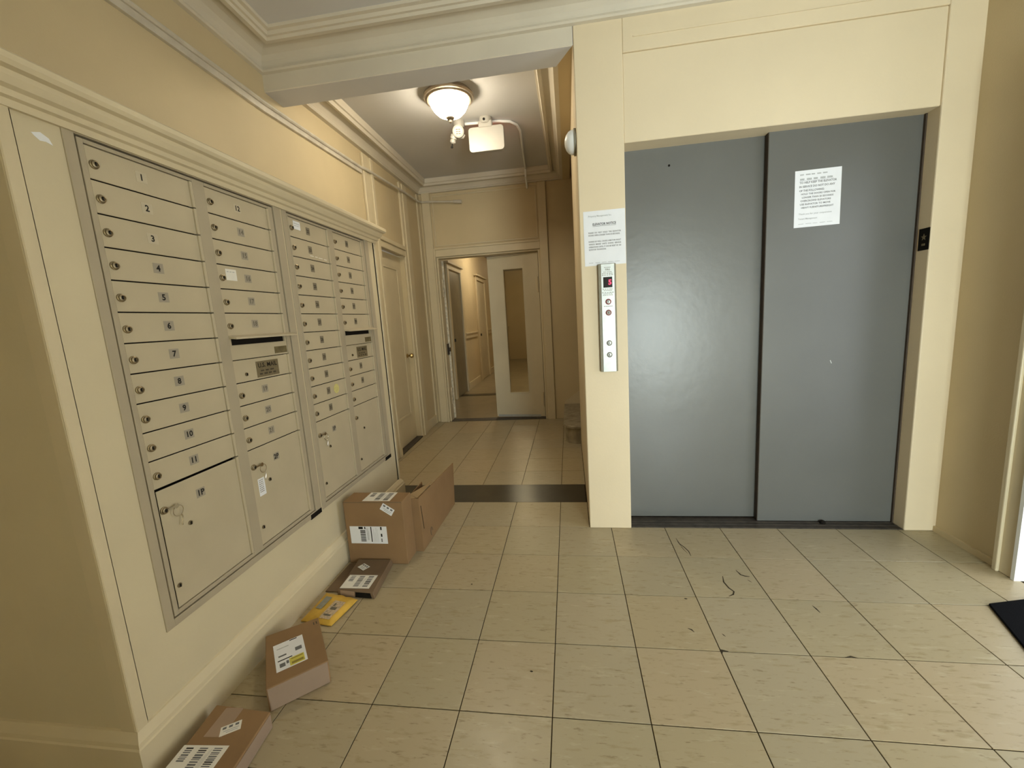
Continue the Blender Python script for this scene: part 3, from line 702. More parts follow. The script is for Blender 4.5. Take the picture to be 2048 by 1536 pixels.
MB().box(3.2, 3.3, 1.9, YB, 0, 4.6).build('wall_stairwell', TAN, None, label='far side wall of the stairwell', cat='wall', kind='structure')

# ------------------------------------------------------------------ staircase behind the elevator shaft
st = empty('staircase', (0.9, 2.5, 0), 'stone stairs rising behind the elevator shaft', 'stairs', kind='structure')
RIS, RUN, SX, SY0, SY1 = 0.185, 0.26, 0.03, 1.96, YB - 0.005
pts = [(SX, SY1), (SX, SY0 + 0.13)] + [(SX + 0.13 - 0.13 * math.cos(t), SY0 + 0.13 - 0.13 * math.sin(t)) for t in [math.pi / 2 * k / 7 for k in range(1, 8)]] + [(SX + RUN + 0.3, SY0), (SX + RUN + 0.3, SY1)]
s1 = MB().prism(pts, FZ(0, 0, 0), 0, RIS - 0.03).build('step', STAIRP, st)
pts2 = [(x - (0.018 if x < SX + 0.14 else 0), y - (0.018 if y < SY0 + 0.06 else 0)) for x, y in pts]
MB().prism(pts2, FZ(0, 0, 0), RIS - 0.03, RIS).build('nosing', STAIRP, s1, bevel=0.006)
for k in range(1, 9):
    x0 = SX + RUN * k
    MB().box(x0, x0 + RUN + 0.02, SY0 + 0.02, SY1, RIS * (k - 1) if k > 1 else RIS * 0.5, RIS * (k + 1)).build('step', STAIRP, st, bevel=0.006)
MB().prism([(0.02, 0.0), (0.02, 0.215), (2.4, 0.215 + 2.38 * 0.71), (2.4, 2.38 * 0.6)], FY(YB), 0.0, 0.022).build('skirt_board', CREAM, st)

# ------------------------------------------------------------------ far corridor
wc = empty('wall_corridor', (-1.85, 7, 0), 'corridor wall with chair rail seen through the double doors', 'wall', kind='structure')
XC = -1.80
MB().box(XC - 0.1, XC, YB + 0.12, 11.2, 0, 2.75).box(-0.10, 0.0, YB + 0.12, 11.2, 0, 2.75).box(XC, -0.10, 11.1, 11.2, 0, 2.75).build('wall_surface', TAN, wc)
for y0, y1 in ((5.50, 6.50), (7.66, 11.1)):
    MB().box(XC, XC + 0.02, y0, y1, 0.96, 1.05).box(XC, XC + 0.035, y0, y1, 1.04, 1.06).build('chair_rail', CREAM, wc)
    MB().box(XC, XC + 0.02, y0, y1, 0.0, 0.13).build('baseboard_piece', CREAM, wc)
MB().box(-0.12, -0.10, 3.3, 11.1, 0.96, 1.05).build('chair_rail', CREAM, wc)
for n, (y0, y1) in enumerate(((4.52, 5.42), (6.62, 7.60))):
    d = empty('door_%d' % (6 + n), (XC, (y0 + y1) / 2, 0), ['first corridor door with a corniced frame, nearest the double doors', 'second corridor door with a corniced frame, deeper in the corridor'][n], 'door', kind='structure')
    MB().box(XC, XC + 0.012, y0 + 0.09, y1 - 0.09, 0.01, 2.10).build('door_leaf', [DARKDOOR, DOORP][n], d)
    MB().box(XC, XC + 0.035, y0, y0 + 0.09, 0, 2.12).box(XC, XC + 0.035, y1 - 0.09, y1, 0, 2.12).box(XC, XC + 0.035, y0, y1, 2.12, 2.20).box(XC, XC + 0.07, y0 - 0.04, y1 + 0.04, 2.20, 2.235).build('door_frame', CREAM, d, bevel=0.004)
    MB().box(XC + 0.012, XC + 0.05, y0 + 0.12, y0 + 0.15, 0.95, 1.0).build('door_handle', SILL, d)
MB().box(XC - 0.1, 0.0, YB + 0.12, 11.2, 2.75, 2.85).build('ceiling_corridor', CEIL, None, label='ceiling of the far corridor', cat='ceiling', kind='structure')
for ly, lab in ((6.0, 'round lit ceiling lamp in the far corridor, nearer the double doors'), (9.3, 'round lit ceiling lamp near the end of the far corridor')):  # the farther lamp is added to light the corridor end
    cl = empty('corridor_lamp', (-1.05, ly, 2.75), lab, 'lamp', 'lamps on the corridor ceiling')
    MB().lathe([(0.16, 0), (0.16, -0.03), (0.145, -0.035)], (V((-1.05, ly, 2.75)), X3, Y3, Z3), 24).build('ring', BRUSHED, cl, smooth=True)
    MB().lathe([(0.14, -0.02), (0.135, -0.06), (0.10, -0.10), (0.05, -0.12), (0.01, -0.124)], (V((-1.05, ly, 2.75)), X3, Y3, Z3), 24).build('glass_bowl', CORRL if ly < 7 else CORRL_FILL, cl, smooth=True)

# ------------------------------------------------------------------ hall ceiling fixtures
lz = 2.828 + hz(1.03) - 0.0
la = empty('ceiling_lamp', (-0.665, 1.05, lz), 'lit frosted dome lamp with a nickel ring on the hall ceiling', 'lamp')
FLM = (V((-0.665, 1.05, lz + 0.002)), X3, Y3, -Z3)
MB().lathe([(0.150, 0.0), (0.158, 0.010), (0.172, 0.022), (0.177, 0.036), (0.172, 0.046), (0.158, 0.050), (0.154, 0.058), (0.140, 0.060), (0.120, 0.056)], FLM, 32).build('ring', BRUSHED, la, smooth=True)
MB().lathe([(0.134, 0.052), (0.138, 0.064), (0.130, 0.085), (0.112, 0.115), (0.085, 0.142), (0.050, 0.158), (0.012, 0.163)], FLM, 32).build('glass_bowl', LAMPG, la, smooth=True)
MB().lathe([(0.026, 0.158), (0.030, 0.166), (0.024, 0.174), (0.011, 0.180), (0.010, 0.194), (0.004, 0.200)], FLM, 14).build('finial', BRUSHED, la, smooth=True)

ex = empty('exit_sign', (-0.495, 1.5, 2.62), 'white hanging sign box seen from its blank back', 'sign')
cz = 2.828 + hz(1.5)
MB().lathe([(0.052, 0.0), (0.052, 0.02), (0.046, 0.045), (0.030, 0.052)], (V((-0.495, 1.53, cz + 0.002)), X3, Y3, -Z3), 20).build('canopy', WHITEP, ex, smooth=True)
MB().lathe([(0.010, 0.0), (0.010, 0.004)], (V((-0.500, 1.480, cz - 0.025)), X3, Z3, -Y3), 12).build('canopy_hole', DARK, ex)
MB().box(-0.552, -0.440, 1.495, 1.535, 2.79, 2.842).build('bracket', WHITEP, ex, bevel=0.006)
def rrect(x0, x1, z0, z1, r, n=5):
    P = []
    for cx, czz, a in ((x1 - r, z1 - r, 0), (x0 + r, z1 - r, 90), (x0 + r, z0 + r, 180), (x1 - r, z0 + r, 270)):
        for k in range(n + 1):
            t = math.radians(a + 90 * k / n); P.append((cx + r * math.cos(t), czz + r * math.sin(t)))
    return P
MB().prism(rrect(-0.637, -0.350, 2.614, 2.800, 0.026), FY(1.5), -0.045, 0).build('sign_box', WHITEP, ex, bevel=0.002)
MB().box(-0.60, -0.39, 1.5455, 1.547, 2.64, 2.775).build('lit_face', REDGLOW, ex)
em = empty('emergency_light', (-0.74, 1.5, 2.70), 'white emergency lamp heads beside the blank sign', 'lamp')
eb = MB().lathe([(0.045, 0.0), (0.045, 0.03), (0.038, 0.05)], (V((-0.715, 1.53, cz + 0.003)), X3, Y3, -Z3), 18).build('canopy', WHITEP, em, smooth=True)
dirh = V((0.15, -0.90, -0.30)).normalized(); ah = dirh.cross(Z3).normalized(); bh = ah.cross(dirh)
FH = (V((-0.722, 1.52, 2.792)), ah, bh, dirh)
h1 = MB().lathe([(0.012, -0.03), (0.034, -0.022), (0.045, 0.0), (0.048, 0.025), (0.046, 0.040), (0.036, 0.043)], FH, 20).build('lamp_head', WHITEP, em, smooth=True)
b = MB().lathe([(0.034, 0.040), (0.034, 0.0445), (0.015, 0.046)], FH, 18)
for k in range(3):
    for a in (-0.010, 0.010): b.fbox(FH, a - 0.008, a + 0.008, -0.018 + k * 0.015 - 0.003, -0.018 + k * 0.015 + 0.003, 0.0445, 0.047, 1)
b.build('lens', [LENS, INKG], h1, smooth=True)
dh2 = V((-0.35, 0.25, -0.85)).normalized(); a2_ = dh2.cross(Y3).normalized(); b2_ = a2_.cross(dh2)
FH2 = (V((-0.762, 1.52, 2.762)), a2_, b2_, dh2)
h2 = MB().lathe([(0.010, -0.02), (0.026, -0.01), (0.028, 0.02), (0.022, 0.022), (0.024, 0.045), (0.016, 0.055)], FH2, 16).build('lamp_head', WHITEP, em, smooth=True)
MB().lathe([(0.006, 0.05), (0.006, 0.075), (0.010, 0.078), (0.010, 0.084), (0.005, 0.09)], FH2, 10).build('socket_tip', INK, h2)
MB().tube([(-0.735, 1.525, 2.775), (-0.715, 1.525, 2.745), (-0.690, 1.525, 2.745), (-0.675, 1.525, 2.765)], 0.010, 8).build('arm', WHITEP, em, smooth=True)
cj = lambda y: 2.828 + hz(y) - 0.011
MB().tube([(-0.69, 1.56, cj(1.56)), (-0.40, 1.585, cj(1.585)), (-0.31, 1.62, cj(1.62)), (-0.262, 1.70, cj(1.70)), (-0.248, 1.83, cj(1.83)), (-0.285, 2.5, cj(2.5)), (-0.305, 2.875, cj(2.875)), (-0.308, 2.88, 2.70 + hz(2.88) + 0.03), (-0.31, 3.022, 2.745)], 0.0105, 8).build(
    'ceiling_raceway', WHITED, None, smooth=True, label='white raceway bending across the hall ceiling from the sign', cat='conduit')
cpts = [(wx(y) + 0.020, y, z) for y, z in ((EY0 + 0.02, 2.512), (-0.5, 2.514), (0.25, 2.518), (0.8, 2.545), (1.45, 2.585))]
cpts += [(wx(1.49) + 0.034, 1.50, 2.588), (wx(1.9) + 0.040, 1.9, 2.618), (wx(2.54) + 0.046, 2.52, 2.668), (wx(2.9) + 0.034, 2.93, 2.702), (wx(2.96) + 0.06, YB - 0.045, 2.704), (-1.45, YB - 0.042, 2.698), (-1.10, YB - 0.040, 2.668)]
cn = empty('wall_conduit', (wx(0.3), 0.3, 2.5), 'painted conduit running along the upper left wall', 'conduit')
MB().tube(cpts, 0.0115, 8).build('tube', CONDUIT, cn, smooth=True)
b = MB()
for (ya, za), (yb, zb) in (((EY0 + 0.11, 2.512), (0.25, 2.518)), ((0.25, 2.518), (1.47, 2.586))):
    b.hexa([(wx(ya), ya, za - 0.042), (wx(ya) + 0.016, ya, za - 0.042), (wx(yb) + 0.016, yb, zb - 0.042), (wx(yb), yb, zb - 0.042),
            (wx(ya), ya, za - 0.006), (wx(ya) + 0.016, ya, za - 0.006), (wx(yb) + 0.016, yb, zb - 0.006), (wx(yb), yb, zb - 0.006)])
b.build('backing_strip', CONDUIT, cn)
MB().tube([(-1.19, YB - 0.041, 2.676), (-1.09, YB - 0.039, 2.667)], 0.019, 10).build('end_connector', CONDUIT, cn, smooth=True)

# white dome on the side of the pillar
dm = empty('wall_dome', (0.18, 0.37, 2.17), 'small white dome fixture on the hall side of the elevator pillar', 'detector')
MB().lathe([(0.066, 0.0), (0.066, 0.012), (0.060, 0.014)], (V((0.1798, 0.37, 2.172)), Y3, Z3, -X3), 24).build('base', STEELB, dm, smooth=True)
MB().lathe([(0.060, 0.012), (0.060, 0.024), (0.052, 0.040), (0.036, 0.053), (0.016, 0.060), (0.004, 0.061)], (V((0.1798, 0.37, 2.172)), Y3, Z3, -X3), 24).build('dome_cover', WHITED, dm, smooth=True)

# ------------------------------------------------------------------ notices, call panel, indicator
def notice(label, x0, x1, z0, z1, y, lines, tilt=0.0):
    o = empty('paper_notice', ((x0 + x1) / 2, y, z0), label, 'notice', 'paper notices by the elevator')
    c, s = math.cos(tilt), math.sin(tilt)
    F = (V((x0, y - 0.0006, z0)), V((c, 0, s)), V((-s, 0, c)), -Y3)
    w, h = x1 - x0, z1 - z0
    MB().fbox(F, 0, w, 0, h, 0, 0.0006).build('sheet', PAPER, o)
    for ln in lines:
        kind, a, bb, size, txt, m = ln[:6]
        b = MB()
        if kind == 't': b.text(txt, F, a * w, bb * h, size, 0.0009, 0, bold=0.025, width=ln[6] * w)
        elif kind == 'b': b.fbox(F, a * w, txt * w, bb * h - size / 2, bb * h + size / 2, 0.0006, 0.0009)
        else: b.words(F, a * w, txt * w, bb * h, size, 0.0006, 0, 5)
        b.build('underline' if kind == 'b' else 'text_line', [INK, INKG2, INKL][m], o)
    return o
INKG2 = paint('print_grey', (0.16, 0.16, 0.165), 0.6, 0.2, 0.1, 100, 0)
notice('paper notice headed ELEVATOR NOTICE taped to the pillar', 0.202, 0.418, 1.515, 1.796, YF, [
    ('t', 0.40, 0.905, 0.0115, 'Property Management Inc.', 2, 0.56),
    ('t', 0.50, 0.755, 0.0165, 'ELEVATOR NOTICE', 0, 0.56), ('b', 0.22, 0.722, 0.0016, 0.78, 1),
    ('t', 0.50, 0.605, 0.0105, 'PLEASE  DO  NOT  HOLD  THE  ELEVATOR', 1, 0.78),
    ('t', 0.49, 0.558, 0.0105, 'DOORS OPEN LONGER THAN 20 SECONDS.', 1, 0.76),
    ('t', 0.50, 0.445, 0.0105, 'DOING SO WILL CAUSE A MOTOR FAULT', 1, 0.78),
    ('t', 0.50, 0.395, 0.0105, 'WHICH  MAKES  UNITS  DOING  SERVICE', 1, 0.78),
    ('t', 0.50, 0.345, 0.0105, 'OPERATIONS UNTIL IT CAN BE RESET BY AN', 1, 0.78),
    ('t', 0.32, 0.298, 0.0105, 'ELEVATOR TECHNICIAN.', 1, 0.42),
    ('w', 0.10, 0.055, 0.0022, 0.88, 2)], 0.004)
notice('paper notice listing elevator rules taped to the right elevator leaf', 1.281, 1.498, 1.636, 1.914, 0.385, [
    ('w', 0.11, 0.925, 0.006, 0.72, 2),
    ('w', 0.11, 0.845, 0.009, 0.84, 2), ('b', 0.11, 0.818, 0.0012, 0.84, 2),
    ('t', 0.50, 0.785, 0.0135, 'TO HELP KEEP THE ELEVATOR', 1, 0.80),
    ('t', 0.48, 0.715, 0.0135, 'IN SERVICE DO NOT DO ANY', 1, 0.77),
    ('t', 0.37, 0.645, 0.0135, 'OF THE FOLLOWING:', 1, 0.54),
    ('t', 0.51, 0.585, 0.0115, 'HOLD THE DOORS OPEN FOR', 1, 0.74),
    ('t', 0.50, 0.525, 0.0115, 'LONGER THAN 20 SECONDS', 1, 0.68),
    ('t', 0.46, 0.465, 0.0115, 'OVERCROWD ELEVATORS', 1, 0.66),
    ('t', 0.45, 0.405, 0.0115, 'USE ELEVATOR TO MOVE', 1, 0.66),
    ('t', 0.50, 0.345, 0.0115, 'HEAVY FURNITURE/FREIGHT', 1, 0.70),
    ('t', 0.46, 0.235, 0.011, 'Thank you for your cooperation', 2, 0.72),
    ('t', 0.30, 0.150, 0.011, 'Tenant Management', 2, 0.42),
    ('w', 0.10, 0.060, 0.002, 0.88, 2)], 0.012)

cpn = empty('call_panel', (0.315, YF, 0.94), 'steel elevator call panel showing a red 5', 'call panel')
MB().box(0.268, 0.362, YF - 0.022, YF, 0.940, 1.520).build('back_box', STEELB, cpn, bevel=0.003)
FP = FY(YF - 0.022, 0.317, 0.94)
MB().fbox(FP, -0.034, 0.036, 0.0, 0.578, 0, 0.003).build('face_plate', STEEL, cpn, bevel=0.0008)
FQ = FY(YF - 0.025, 0.318, 0.94)
dsp = MB().fbox(FQ, -0.024, 0.023, 0.455, 0.510, 0, 0.001).build('display', BLACKG, cpn)
MB().text('5', FQ, 0.011, 0.481, 0.036, 0.0013, 0, bold=0.03).build('digit', LED, dsp, label='red digit 5')
b = MB().text('FIRE', FQ, 0.0, 0.548, 0.014, 0.0003, 0, bold=0.02)
for zq, w_ in ((0.560, 0.018), (0.536, 0.022), (0.528, 0.030), (0.520, 0.030), (0.447, 0.028), (0.440, 0.022), (0.429, 0.032), (0.422, 0.024), (0.415, 0.027), (0.356, 0.024)): b.words(FQ, -w_, w_, zq, 0.0030, 0, 0, 5)
b.build('engraving', [INKG], cpn)
def ring(parent, z, rin, rout, mat, inner):
    Fz = (FQ[0] + Z3 * z, X3, Z3, -Y3)
    o = MB().lathe([(rout, 0), (rout, 0.002), (rin, 0.003), (rin, 0.001)], Fz, 24).build('button_ring', mat, parent, smooth=True)
    b = MB().lathe([(rin * 0.98, 0.0005), (rin * 0.98, 0.0024), (rin * 0.8, 0.0034)], Fz, 20); b.fbox(Fz, -0.0014, 0.0014, -0.006, 0.005, 0.0034, 0.0038, 1)
    b.build('button', [inner, INK], o, smooth=True)
ring(cpn, 0.380, 0.0105, 0.0155, REDRING, STEEL); ring(cpn, 0.322, 0.0110, 0.0155, REDRING, WHITEP)
ring(cpn, 0.158, 0.0115, 0.0145, INKG, STEEL); ring(cpn, 0.094, 0.0115, 0.0145, INKG, STEEL)

ip = empty('floor_plate', (1.85, 0.33, 1.47), 'small dark plate on the elevator door reveal', 'sign')
FI = (V((1.852, 0.362, 1.470)), -Y3, Z3, -X3)
MB().fbox(FI, 0, 0.064, 0, 0.105, 0, 0.002).build('plate', DARK, ip, bevel=0.0006)
b = MB(); star = []
for k in range(10):
    r_ = 0.017 if k % 2 == 0 else 0.007; t = math.pi / 2 + math.pi * k / 5; star.append((0.032 + r_ * math.cos(t), 0.062 + r_ * math.sin(t)))
b.prism(star, FI, 0.002, 0.0028); b.fbox(FI, 0.022, 0.042, 0.022, 0.032, 0.002, 0.0026)
b.build('star_mark', PLATE, ip)

# ------------------------------------------------------------------ parcels on the floor
rp = random.Random(5)
def label_print(b, F, a0, a1, c0, c1, h, style):
    w, hh = a1 - a0, c1 - c0
    X_ = lambda t: a0 + w * t
    Z_ = lambda t: c0 + hh * t
    q = lambda x0, x1, z0, z1, m: b.fbox(F, X_(x0), X_(x1), Z_(z0), Z_(z1), h, h + 0.0002, m)
    if style == 'ship':          # landscape label with turned barcode and stripe
        q(0.24, 0.36, 0.84, 0.98, 1); q(0.40, 0.43, 0.84, 0.98, 1)
        z = 0.78
        while z > 0.16:
            t = rp.uniform(0.02, 0.07); q(0.28, 0.42, z - t, z, 1 if rp.random() > .4 else 2); z -= t + rp.uniform(0.015, 0.03)
        q(0.565, 0.59, 0.10, 0.98, 1)
        for k in range(5): q(0.46 + k * 0.012, 0.463 + k * 0.012, 0.2, rp.uniform(.5, .95), 2)
        for k in range(4): q(0.64 + k * 0.035, 0.645 + k * 0.035, 0.1, rp.uniform(.6, .95), 3)
        q(0.83, 0.87, 0.80, 0.98, 1); q(0.83, 0.87, 0.40, 0.58, 1); q(0.83, 0.86, 0.10, 0.3, 2)
    elif style == 'bars':        # three columns of print
        for k, (x0, x1) in enumerate(((0.10, 0.26), (0.40, 0.58), (0.72, 0.90))):
            z = 0.92
            while z > (0.5 if k == 0 else 0.1):
                t = rp.uniform(0.02, 0.06); q(x0, x1, z - t, z, rp.choice((1, 2, 2))); z -= t + rp.uniform(0.02, 0.04)
        for k in range(4): q(0.60 + 0.025 * k, 0.606 + 0.025 * k, 0.1, rp.uniform(0.6, 0.95), 3)
    else:
        for k in range(3): q(0.1 + 0.3 * k, 0.28 + 0.3 * k, 0.62, 0.86, 2)
        q(0.15, 0.9, 0.36, 0.44, 3); q(0.3, 0.85, 0.16, 0.24, 3)
def label(parent, F, a0, a1, c0, c1, style, mat=None, name='shipping_label'):
    b = MB().fbox(F, a0, a1, c0, c1, 0, 0.0006); label_print(b, F, a0, a1, c0, c1, 0.0006, style)
    return b.build(name, [mat or PAPER, INK, INKG2, INKL], parent)

# A: tall carton by the baseboard
A = empty('carton', (-0.96, -0.05, 0), 'tall brown carton with a large white shipping label on its front', 'carton', 'parcels below the mailboxes')
MB().box(-1.128, -0.797, -0.112, 0.009, 0.001, 0.355).build('body', CARD, A, bevel=0.003, seg=2)
MB().box(-1.127, -0.80, -0.1135, -0.112, 0.350, 0.3535).build('flap_seam', CARDD, A)
FA = FY(-0.1122)
label(A, FA, -1.106, -0.898, 0.118, 0.216, 'ship')
FS = (V((-0.882, -0.1122, 0.312)), V((math.cos(-0.58), 0, math.sin(-0.58))), V((-math.sin(-0.58), 0, math.cos(-0.58))), -Y3)
label(A, FS, -0.036, 0.036, -0.020, 0.020, 'small', name='return_label')
label(A, FZ(0, 0, 0.3552), -1.022, -0.868, -0.104, 0.005, 'bars', PAPERW)
# B: slim opened carton behind it
B = empty('carton', (-0.78, 0.3, 0), 'slim opened carton with raised flaps behind the tall carton', 'carton', 'parcels below the mailboxes')
MB().hexa([(-0.760, 0.014, 0.001), (-0.755, 0.014, 0.001), (-0.743, 0.62, 0.001), (-0.748, 0.62, 0.001), (-0.760, 0.014, 0.318), (-0.755, 0.014, 0.318), (-0.741, 0.655, 0.288), (-0.746, 0.655, 0.288)]).build('side_panel', CARD, B)
MB().box(-0.812, -0.760, 0.014, 0.019, 0.001, 0.314).build('end_panel', CARD, B)
MB().box(-0.845, -0.840, 0.022, 0.30, 0.001, 0.296).build('side_panel', CARD, B)
MB().hexa([(-0.842, 0.10, 0.300), (-0.770, 0.03, 0.308), (-0.762, 0.12, 0.311), (-0.762, 0.295, 0.304), (-0.842, 0.10, 0.303), (-0.770, 0.03, 0.311), (-0.762, 0.12, 0.314), (-0.762, 0.295, 0.307)]).build('top_flap', CARDL, B)
MB().hexa([(-0.842, 0.022, 0.299), (-0.812, 0.022, 0.307), (-0.775, 0.028, 0.309), (-0.842, 0.10, 0.301), (-0.842, 0.022, 0.302), (-0.812, 0.022, 0.310), (-0.775, 0.028, 0.312), (-0.842, 0.10, 0.304)]).build('top_flap', CARDL, B)
FBs = (V((-0.7525, 0.0, 0)), Y3, Z3, X3)
MB().hexa([(-0.7549, 0.028, 0.265), (-0.7540, 0.028, 0.265), (-0.7536, 0.045, 0.12), (-0.7546, 0.045, 0.12), (-0.7549, 0.034, 0.265), (-0.7540, 0.034, 0.265), (-0.7536, 0.051, 0.12), (-0.7546, 0.051, 0.12)]).build('slit', DARK, B)
b = MB(); pts_ = [V((-0.7500, 0.150 + 0.014 * math.cos(t), 0.050 + 0.024 * math.sin(t))) for t in [math.pi * 2 * k / 12 for k in range(9)]]
b.tube(pts_, 0.0028, 6); b.build('printed_mark', CARDD, B)
# C: flat dark book mailer
Cc = empty('flat_parcel', (-0.96, -0.25, 0), 'flat dark brown parcel lying in front of the tall carton', 'parcel', 'parcels below the mailboxes')
MB().hexa([(-1.050, -0.378, 0.001), (-0.850, -0.394, 0.001), (-0.880, -0.117, 0.001), (-1.072, -0.122, 0.001), (-1.046, -0.374, 0.030), (-0.860, -0.388, 0.030), (-0.886, -0.120, 0.034), (-1.070, -0.125, 0.034)]).build('body', CARDD, Cc, bevel=0.003)
MB().hexa([(-1.125, -0.355, 0.001), (-1.053, -0.355, 0.001), (-1.072, -0.125, 0.001), (-1.125, -0.125, 0.001), (-1.125, -0.355, 0.006), (-1.053, -0.355, 0.008), (-1.072, -0.125, 0.010), (-1.125, -0.125, 0.006)]).build('side_flap', CARDD, Cc)
FC = (V((-1.041, -0.366, 0.0318)), V((0.998, 0.02, 0)).normalized(), V((-0.03, 0.999, 0)).normalized(), Z3)
label(Cc, FC, 0.0, 0.148, 0.0, 0.104, 'bars', PAPERW)
FC2 = FZ(-1.004, -0.196, 0.0345, math.radians(-32))
label(Cc, FC2, -0.027, 0.027, -0.020, 0.020, 'small', PAPERW, 'return_label')
MB().hexa([(-1.030, -0.3825, 0.002), (-0.955, -0.388, 0.002), (-0.955, -0.386, 0.031), (-1.030, -0.3795, 0.031), (-1.030, -0.3835, 0.002), (-0.955, -0.389, 0.002), (-0.955, -0.387, 0.031), (-1.030, -0.3805, 0.031)]).build('end_tape', TAPEP, Cc)
MB().hexa([(-0.950, -0.3885, 0.004), (-0.866, -0.3945, 0.004), (-0.874, -0.3895, 0.026), (-0.950, -0.3845, 0.026), (-0.950, -0.3895, 0.004), (-0.866, -0.3955, 0.004), (-0.874, -0.3905, 0.026), (-0.950, -0.3855, 0.026)]).build('open_end', DARK, Cc)
# yellow padded mailer
Y_ = empty('padded_mailer', (-1.03, -0.47, 0), 'yellow padded mailer envelope with printed panels', 'envelope', 'parcels below the mailboxes')
c4 = [V((-1.118, -0.556, 0)), V((-0.962, -0.578, 0)), V((-0.925, -0.414, 0)), V((-1.105, -0.376, 0))]
NX, NY = 14, 16; vs = []; fs = []
ry = random.Random(9); wob = [[ry.uniform(-1, 1) for _ in range(NY + 1)] for _ in range(NX + 1)]
def mp_(s, t): return c4[0] * (1 - s) * (1 - t) + c4[1] * s * (1 - t) + c4[2] * s * t + c4[3] * (1 - s) * t
for side in (1, 0):
    for i in range(NX + 1):
        for j in range(NY + 1):
            s, t = i / NX, j / NY; p = mp_(s, t)
            e = min(1, 6 * min(s, 1 - s, t * 0.9, (1 - t) * 0.7)); e = math.sin(e * math.pi / 2)
            z = 0.003 + side * (0.004 + 0.014 * e + 0.0014 * wob[i][j] * e)
            if j == NY and side: p = p + V((0, 0.004 * wob[i][0], 0))
            vs.append((p.x, p.y, z + 0.006 * t * t))
K = (NX + 1) * (NY + 1)
for i in range(NX):
    for j in range(NY):
        a = i * (NY + 1) + j; fs.append((a, a + NY + 1, a + NY + 2, a + 1)); fs.append((K + a, K + a + 1, K + a + NY + 2, K + a + NY + 1))
for i in range(NX):
    for j in (0, NY):
        a = i * (NY + 1) + j; fs.append((a, a + NY + 1, K + a + NY + 1, K + a))
for j in range(NY):
    for i in (0, NX):
        a = i * (NY + 1) + j; fs.append((a, a + 1, K + a + 1, K + a))
MB().add(vs, fs).build('envelope', YELLOW, Y_, smooth=True)
def patch(s0, s1, t0, t1, dz):
    vs = []; fs = []; n = 8
    for i in range(n + 1):
        for j in range(n + 1):
            s, t = s0 + (s1 - s0) * i / n, t0 + (t1 - t0) * j / n; p = mp_(s, t)
            e = min(1, 6 * min(s, 1 - s, t * 0.9, (1 - t) * 0.7)); e = math.sin(e * math.pi / 2)
            vs.append((p.x, p.y, 0.003 + 0.004 + 0.014 * e + 0.006 * t * t + dz))
    for i in range(n):
        for j in range(n): a = i * (n + 1) + j; fs.append((a, a + n + 1, a + n + 2, a + 1))
    return vs, fs
PINKL = paint('pinkish_label_print', (0.52, 0.40, 0.27), 0.5, 0.3, 0.35, 130, 0)
MB().add(*patch(0.17, 0.36, 0.36, 0.80, 0.0018)).build('grey_panel', GREYPATCH, Y_)
b = MB().add(*patch(0.52, 0.86, 0.10, 0.72, 0.0018))
b.add(*patch(0.60, 0.78, 0.40, 0.50, 0.0024), 1); b.add(*patch(0.60, 0.66, 0.52, 0.62, 0.0024), 1); b.add(*patch(0.58, 0.80, 0.18, 0.24, 0.0024), 1)
b.build('shipping_label', [PINKL, INKG], Y_)
# D: shallow carton with white and yellow label
D = empty('carton', (-0.97, -0.8, 0), 'shallow brown carton with a white and yellow label on top', 'carton', 'parcels below the mailboxes')
dq = [V((-0.948, -0.972, 0)), V((-0.802, -0.842, 0)), V((-0.975, -0.632, 0)), V((-1.127, -0.746, 0))]
HD = V((0, 0, 0.089)); z1_ = V((0, 0, 0.001))
MB().hexa([q + z1_ for q in dq] + [q + HD for q in dq]).build('body', CARD, D, bevel=0.003, seg=2)
ud_ = (dq[1] - dq[0]).normalized(); vd_ = (dq[3] - dq[0]).normalized(); nf = V((ud_.y, -ud_.x, 0))
L0 = (dq[1] - dq[0]).length
MB().fbox((dq[0], ud_, Z3, nf), 0.004, L0 - 0.004, 0.004, 0.086, 0.0, 0.0015).build('end_flap', CARDM, D, bevel=0.0005, label='paler mauve-brown end flap')
FD = (V((-0.957, -0.907, 0.0894)), ud_, V((-ud_.y, ud_.x, 0)), Z3)
b = MB().fbox(FD, 0.0, 0.100, 0.0, 0.150, 0, 0.0006)
q = lambda x0, x1, z0, z1, m: b.fbox(FD, x0, x1, z0, z1, 0.0006, 0.0008, m)
q(0.008, 0.055, 0.050, 0.055, 1); q(0.012, 0.038, 0.072, 0.080, 2); q(0.068, 0.090, 0.072, 0.092, 2); q(0.01, 0.05, 0.118, 0.122, 3); q(0.055, 0.08, 0.142, 0.147, 1); q(0.012, 0.03, 0.016, 0.036, 2); q(0.034, 0.042, 0.024, 0.040, 2)
b.fbox(FD, 0.044, 0.092, 0.004, 0.046, 0.0006, 0.0009, 4); b.fbox(FD, 0.05, 0.088, 0.036, 0.041, 0.0009, 0.0011, 5); b.fbox(FD, 0.05, 0.088, 0.010, 0.022, 0.0009, 0.0011, 5)
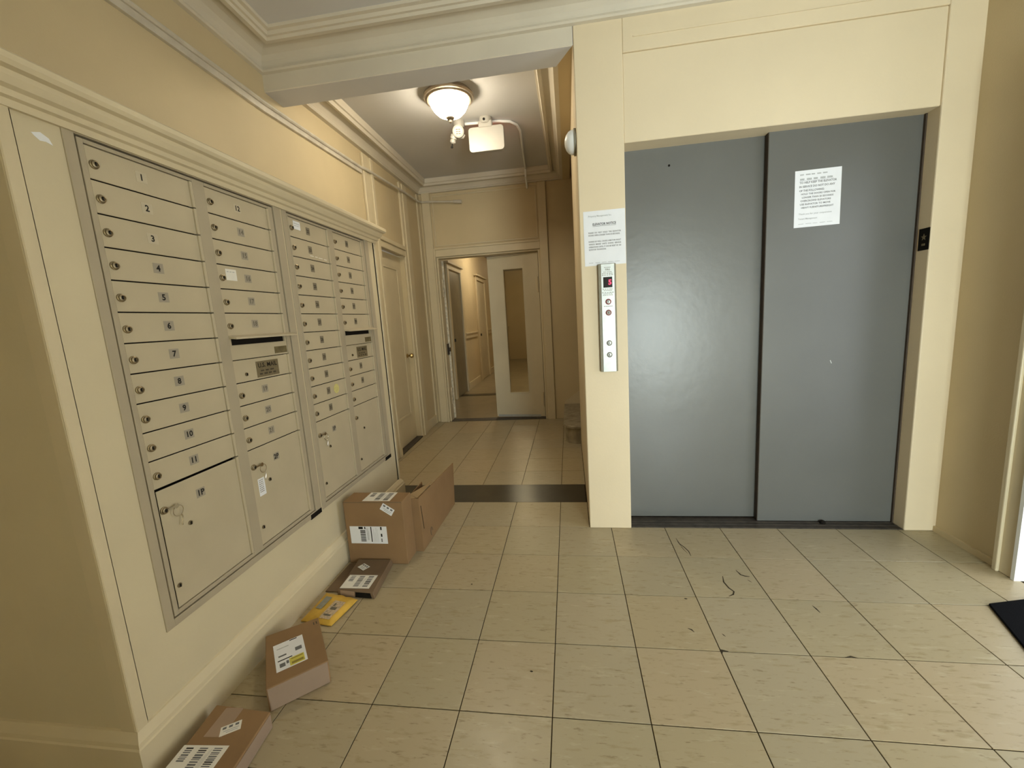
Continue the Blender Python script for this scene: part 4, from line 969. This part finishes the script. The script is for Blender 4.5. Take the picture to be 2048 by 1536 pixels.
b.build('shipping_label', [PAPER, INK, INKG2, INKL, YLABEL, paint('olive_print', (0.28, 0.22, 0.04), 0.6, 0.3, 0.1, 60, 0)], D)
FT = (V((-0.985, -0.665, 0.0893)), ud_, V((-ud_.y, ud_.x, 0)), Z3)
b = MB()
for a in (0.006, 0.016): b.fbox(FT, a, a + 0.003, -0.02, -0.004, 0, 0.0004)
b.build('printed_mark', INK_FAINT, D)
# E: flat carton in the near corner
E_ = empty('carton', (-1.0, -1.15, 0), 'flat brown carton in the near corner with two white labels', 'carton', 'parcels below the mailboxes')
eq = [V((-1.060, -1.36, 0)), V((-0.868, -1.34, 0)), V((-0.900, -1.018, 0)), V((-1.104, -1.008, 0))]
HE = V((0, 0, 0.058))
MB().hexa([q_ + z1_ for q_ in eq] + [q_ + HE for q_ in eq]).build('body', CARD, E_, bevel=0.003, seg=2)
MB().hexa([V((-0.8675, -1.335, 0.004)), V((-0.8665, -1.335, 0.004)), V((-0.8985, -1.022, 0.004)), V((-0.8995, -1.022, 0.004)), V((-0.8675, -1.335, 0.052)), V((-0.8665, -1.335, 0.052)), V((-0.8985, -1.022, 0.052)), V((-0.8995, -1.022, 0.052))]).build('side_flap', CARDM, E_)
FE = FZ(-1.083, -1.232, 0.0582, math.radians(4))
label(E_, FE, 0.0, 0.142, 0.0, 0.092, 'bars', PAPERW)
FE2 = FZ(-0.988, -1.080, 0.0582, math.radians(33))
label(E_, FE2, -0.028, 0.028, -0.017, 0.017, 'small', PAPERW, 'return_label')
MB().fbox(FZ(-1.05, -1.012, 0.0581, math.radians(-86)), 0.004, 0.10, -0.01, 0.05, 0, 0.0004).build('tape', TAPEP, E_)

# ------------------------------------------------------------------ door mat
mt = empty('door_mat', (2.0, -0.6, 0), 'black door mat at the street door', 'mat')
MB().prism([(1.727, -0.318), (1.735, -0.302), (1.96, -0.252), (1.96, -1.10), (1.40, -1.16)], FZ(0, 0, 0), 0.0005, 0.010).build('mat_pile', RUBBER, mt, bevel=0.003)
